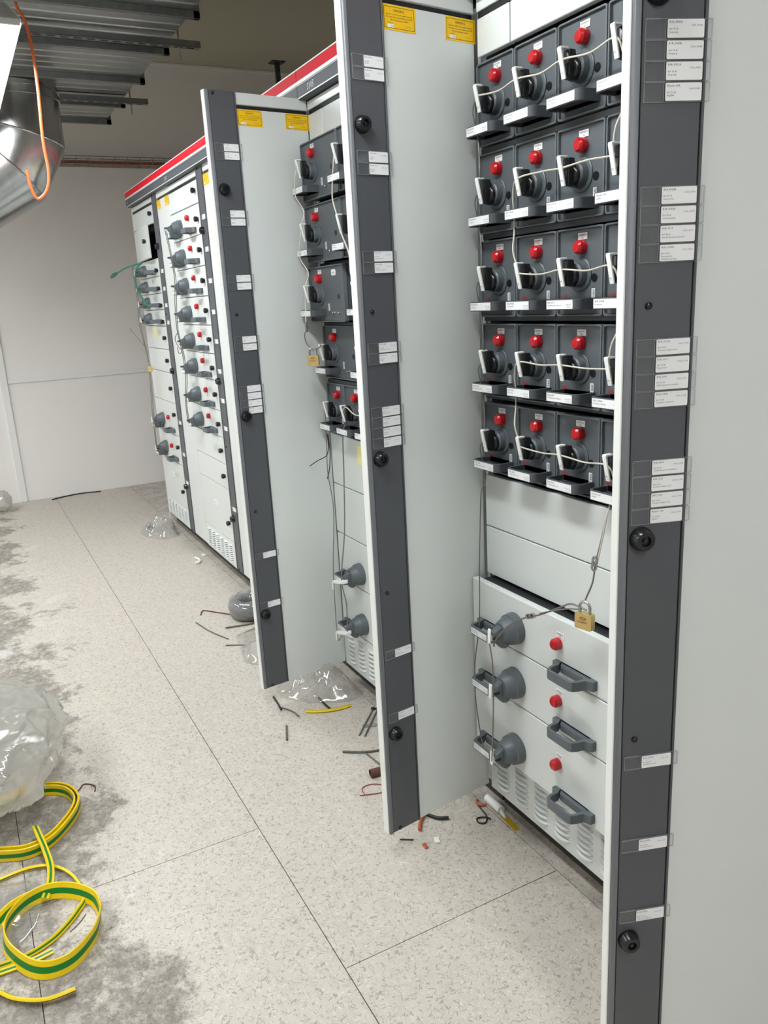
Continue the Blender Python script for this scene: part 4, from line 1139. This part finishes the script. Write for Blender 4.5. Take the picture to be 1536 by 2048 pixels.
# ------------------------------------------------------------------ offcuts and litter on the floor
def offcut(label, pts, r, m, name='cable_offcut', cat='cable offcut'):
    return link(name, MB().tube(spline([(x, y, r+0.0005) if True else 0 for x, y in pts], 5), r, 7).mesh(name, m), None, label=label, cat=cat, group='cable offcuts on the floor')
offcut('long thin grey wire offcut in the aisle beside the cable roll', [(-3.016, -0.378), (-2.86, -0.349), (-2.72, -0.302)], 0.003, 'cable_grey')
offcut('bent brown wire leading out of the cable roll', [(-3.101, -0.330), (-3.155, -0.302), (-3.094, -0.253), (-3.02, -0.2)], 0.003, 'cable_brown')
offcut('grey strip offcut in front of the cable roll', [(-2.858, -0.273), (-2.84, -0.19), (-2.829, -0.115)], 0.004, 'cable_grey')
offcut('thin grey offcut beside the thin clear film', [(-2.655, -0.335), (-2.63, -0.29), (-2.607, -0.256)], 0.003, 'cable_grey')
offcut('short black offcut at the foot of the farthest open door', [(-2.049, -0.324), (-1.99, -0.328), (-1.932, -0.335)], 0.004, 'cable_black')
offcut('bent grey offcut next to the short black one', [(-1.95, -0.328), (-1.901, -0.303), (-1.846, -0.295)], 0.003, 'cable_grey')
offcut('black offcut touching the lone yellow-green sleeve', [(-1.942, -0.172), (-1.88, -0.173), (-1.835, -0.171)], 0.004, 'cable_black')
offcut('grey cable offcut reaching under the middle open door', [(-1.53, -0.259), (-1.487, -0.198), (-1.466, -0.138), (-1.44, -0.06)], 0.004, 'cable_grey')
offcut('thin grey offcut slanting under the middle open door', [(-1.476, -0.194), (-1.42, -0.188), (-1.378, -0.182), (-1.30, -0.16)], 0.003, 'cable_grey')
offcut('thin red-brown wire loop beside the middle open door', [(-1.270, -0.32), (-1.258, -0.289), (-1.247, -0.252), (-1.255, -0.22), (-1.285, -0.235), (-1.306, -0.264), (-1.301, -0.297), (-1.266, -0.305)], 0.0016, 'cable_red')
offcut('copper-brown cable offcut below the middle open door', [(-1.076, -0.192), (-1.05, -0.225), (-1.017, -0.247)], 0.0055, 'cable_copper')
offcut('black cable offcut beside the copper-brown one', [(-1.068, -0.190), (-1.036, -0.172), (-1.02, -0.144)], 0.0055, 'cable_black')
offcut('thin black sliver in front of the middle open door', [(-1.015, -0.316), (-1.004, -0.30), (-0.992, -0.283)], 0.002, 'cable_black')
offcut('flat grey stick in the aisle before the farthest open door', [(-1.807, -0.362), (-1.76, -0.38), (-1.711, -0.398)], 0.004, 'cable_grey')
offcut('dark wire lying along the foot of the end wall', [(-6.49, -0.69), (-6.55, -0.56), (-6.57, -0.42), (-6.53, -0.28)], 0.005, 'cable_black')
offcut('thin dark wire beside the big plastic bag', [(-1.80, -1.15), (-1.80, -1.11), (-1.83, -1.085), (-1.80, -1.055), (-1.765, -1.06)], 0.0022, 'cable_brown')
offcut('thin silver wire lying inside the open ring', [(-1.15, -1.215), (-1.17, -1.19), (-1.195, -1.17)], 0.0012, 'cable_grey')
tb = thing('tube_offcut', 'short brown tube offcut peeking out beside the middle open door', 'tube', (-1.34, -0.215, 0.0), math.radians(84))
link('tube', MB().ring([(0.014*math.cos(a), 0.0145+0.014*math.sin(a)) for a in [i*math.pi/10 for i in range(20)]], [(0.0115*math.cos(a), 0.0145+0.0115*math.sin(a)) for a in [i*math.pi/10 for i in range(20)]], -0.03, 0.03, 'x').mesh('tube', 'cable_brown'), tb)
for k, (a, b_) in enumerate((((-1.741, -0.029), (-1.598, -0.160)), ((-1.731, -0.014), (-1.581, -0.146)))):
    A_, B_ = Vector((*a, 0.003)), Vector((*b_, 0.003))
    t = thing('cable_tie', f'dark cable tie lying beside the middle open door, {("left", "right")[k]} of the two', 'cable tie', (A_.x, A_.y, 0), group='cable ties beside the middle open door')
    D = B_-A_
    link('strap', MB().tube([(0, 0, 0.003), tuple(D*0.5+Vector((0, 0, 0.003))), tuple(D+Vector((0, 0, 0.002)))], 0.0035, 5).mesh('strap', 'cable_grey'), t)
    link('head', MB().box(-0.007, 0.007, -0.007, 0.007, 0, 0.008).mesh('head', 'cable_black', bevel=0.001), t)
for k, (x, y) in enumerate(((-1.648, -0.109), (-1.635, -0.083))):
    c_ = [(math.cos(a), math.sin(a)) for a in [i*math.pi/8 for i in range(16)]]
    link('washer', MB().ring([(0.013*a, 0.013*b_) for a, b_ in c_], [(0.007*a, 0.007*b_) for a, b_ in c_], 0, 0.002, 'z').mesh('washer', 'zinc'), None, (x, y, 0.0),
         label=('steel washer lying under the cable ties', 'steel washer lying just beside the cable ties')[k], cat='washer', group='washers on the floor')
link('plaster_crumb', MB().prism([(-0.012, -0.006), (0.008, -0.012), (0.014, 0.002), (0.0, 0.006), (-0.006, 0.012)], 0, 0.006, 'z').mesh('plaster_crumb', 'plastic_white', bevel=0.001), None, (-0.955, -0.225, 0), label='pale chip of plastic on the floor in front of the nearest cabinet', cat='crumb')
link('plaster_crumb', MB().prism([(-0.012, -0.006), (0.010, -0.006), (0.010, 0.004), (-0.012, 0.006)], 0, 0.006, 'z').mesh('plaster_crumb', 'cable_copper', bevel=0.001), None, (-0.949, -0.268, 0), label='brown chip on the floor in front of the nearest cabinet', cat='crumb')
link('cable_clip', MB().tube(spline([(-0.05, 0, 0.008), (0.0, 0.012, 0.008), (0.05, 0.0, 0.008), (0.06, -0.03, 0.008)]), 0.008, 6).mesh('cable_clip', 'plastic_white'), None, (-4.02, -0.096, 0), label='white plastic clip lying in front of the column of eight units', cat='clip')
link('cable_clip', MB().prism([(-0.03, -0.01), (0.03, -0.016), (0.02, 0.014), (-0.02, 0.012)], 0, 0.006, 'z').mesh('cable_clip', 'plastic_white', bevel=0.001), None, (-4.11, -0.03, 0), label='small white scrap at the foot of the column of eight units', cat='clip')
# white conduit tube, black tie and yellow tape by the nearest cabinet's plinth
link('conduit_tube', MB().tube([(-1.03, 0.006, 0.014), (-0.955, 0.004, 0.014)], 0.013, 12).lathe([(0.006, 0), (0.006, 0.02), (0.0045, 0.022), (0.0045, 0.035)], (-0.957, 0.004, 0.014), (1, -0.25, -0.1), 10).mesh('conduit_tube', 'plastic_white'), None, label='white plastic tube lying at the foot of the nearest cabinet', cat='tube')
offcut('tangled black cable tie beside the white tube', [(-1.03, -0.03), (-1.0, -0.035), (-0.97, -0.04), (-0.945, -0.06), (-0.955, -0.078), (-0.975, -0.07), (-0.965, -0.045), (-0.95, -0.038)], 0.0025, 'cable_black')
offcut('bare copper scrap in the corner behind the middle open door', [(-1.05, -0.02), (-1.035, -0.03), (-1.02, -0.025), (-1.015, -0.01)], 0.004, 'cable_copper')
link('tape_strip', MB().box(0, 0.075, -0.009, 0.009, 0, 0.002).mesh('tape_strip', 'tape_yellow'), None, (-0.945, 0.005, 0), math.radians(-4), label='strip of yellow tape on the floor at the foot of the nearest cabinet', cat='tape')
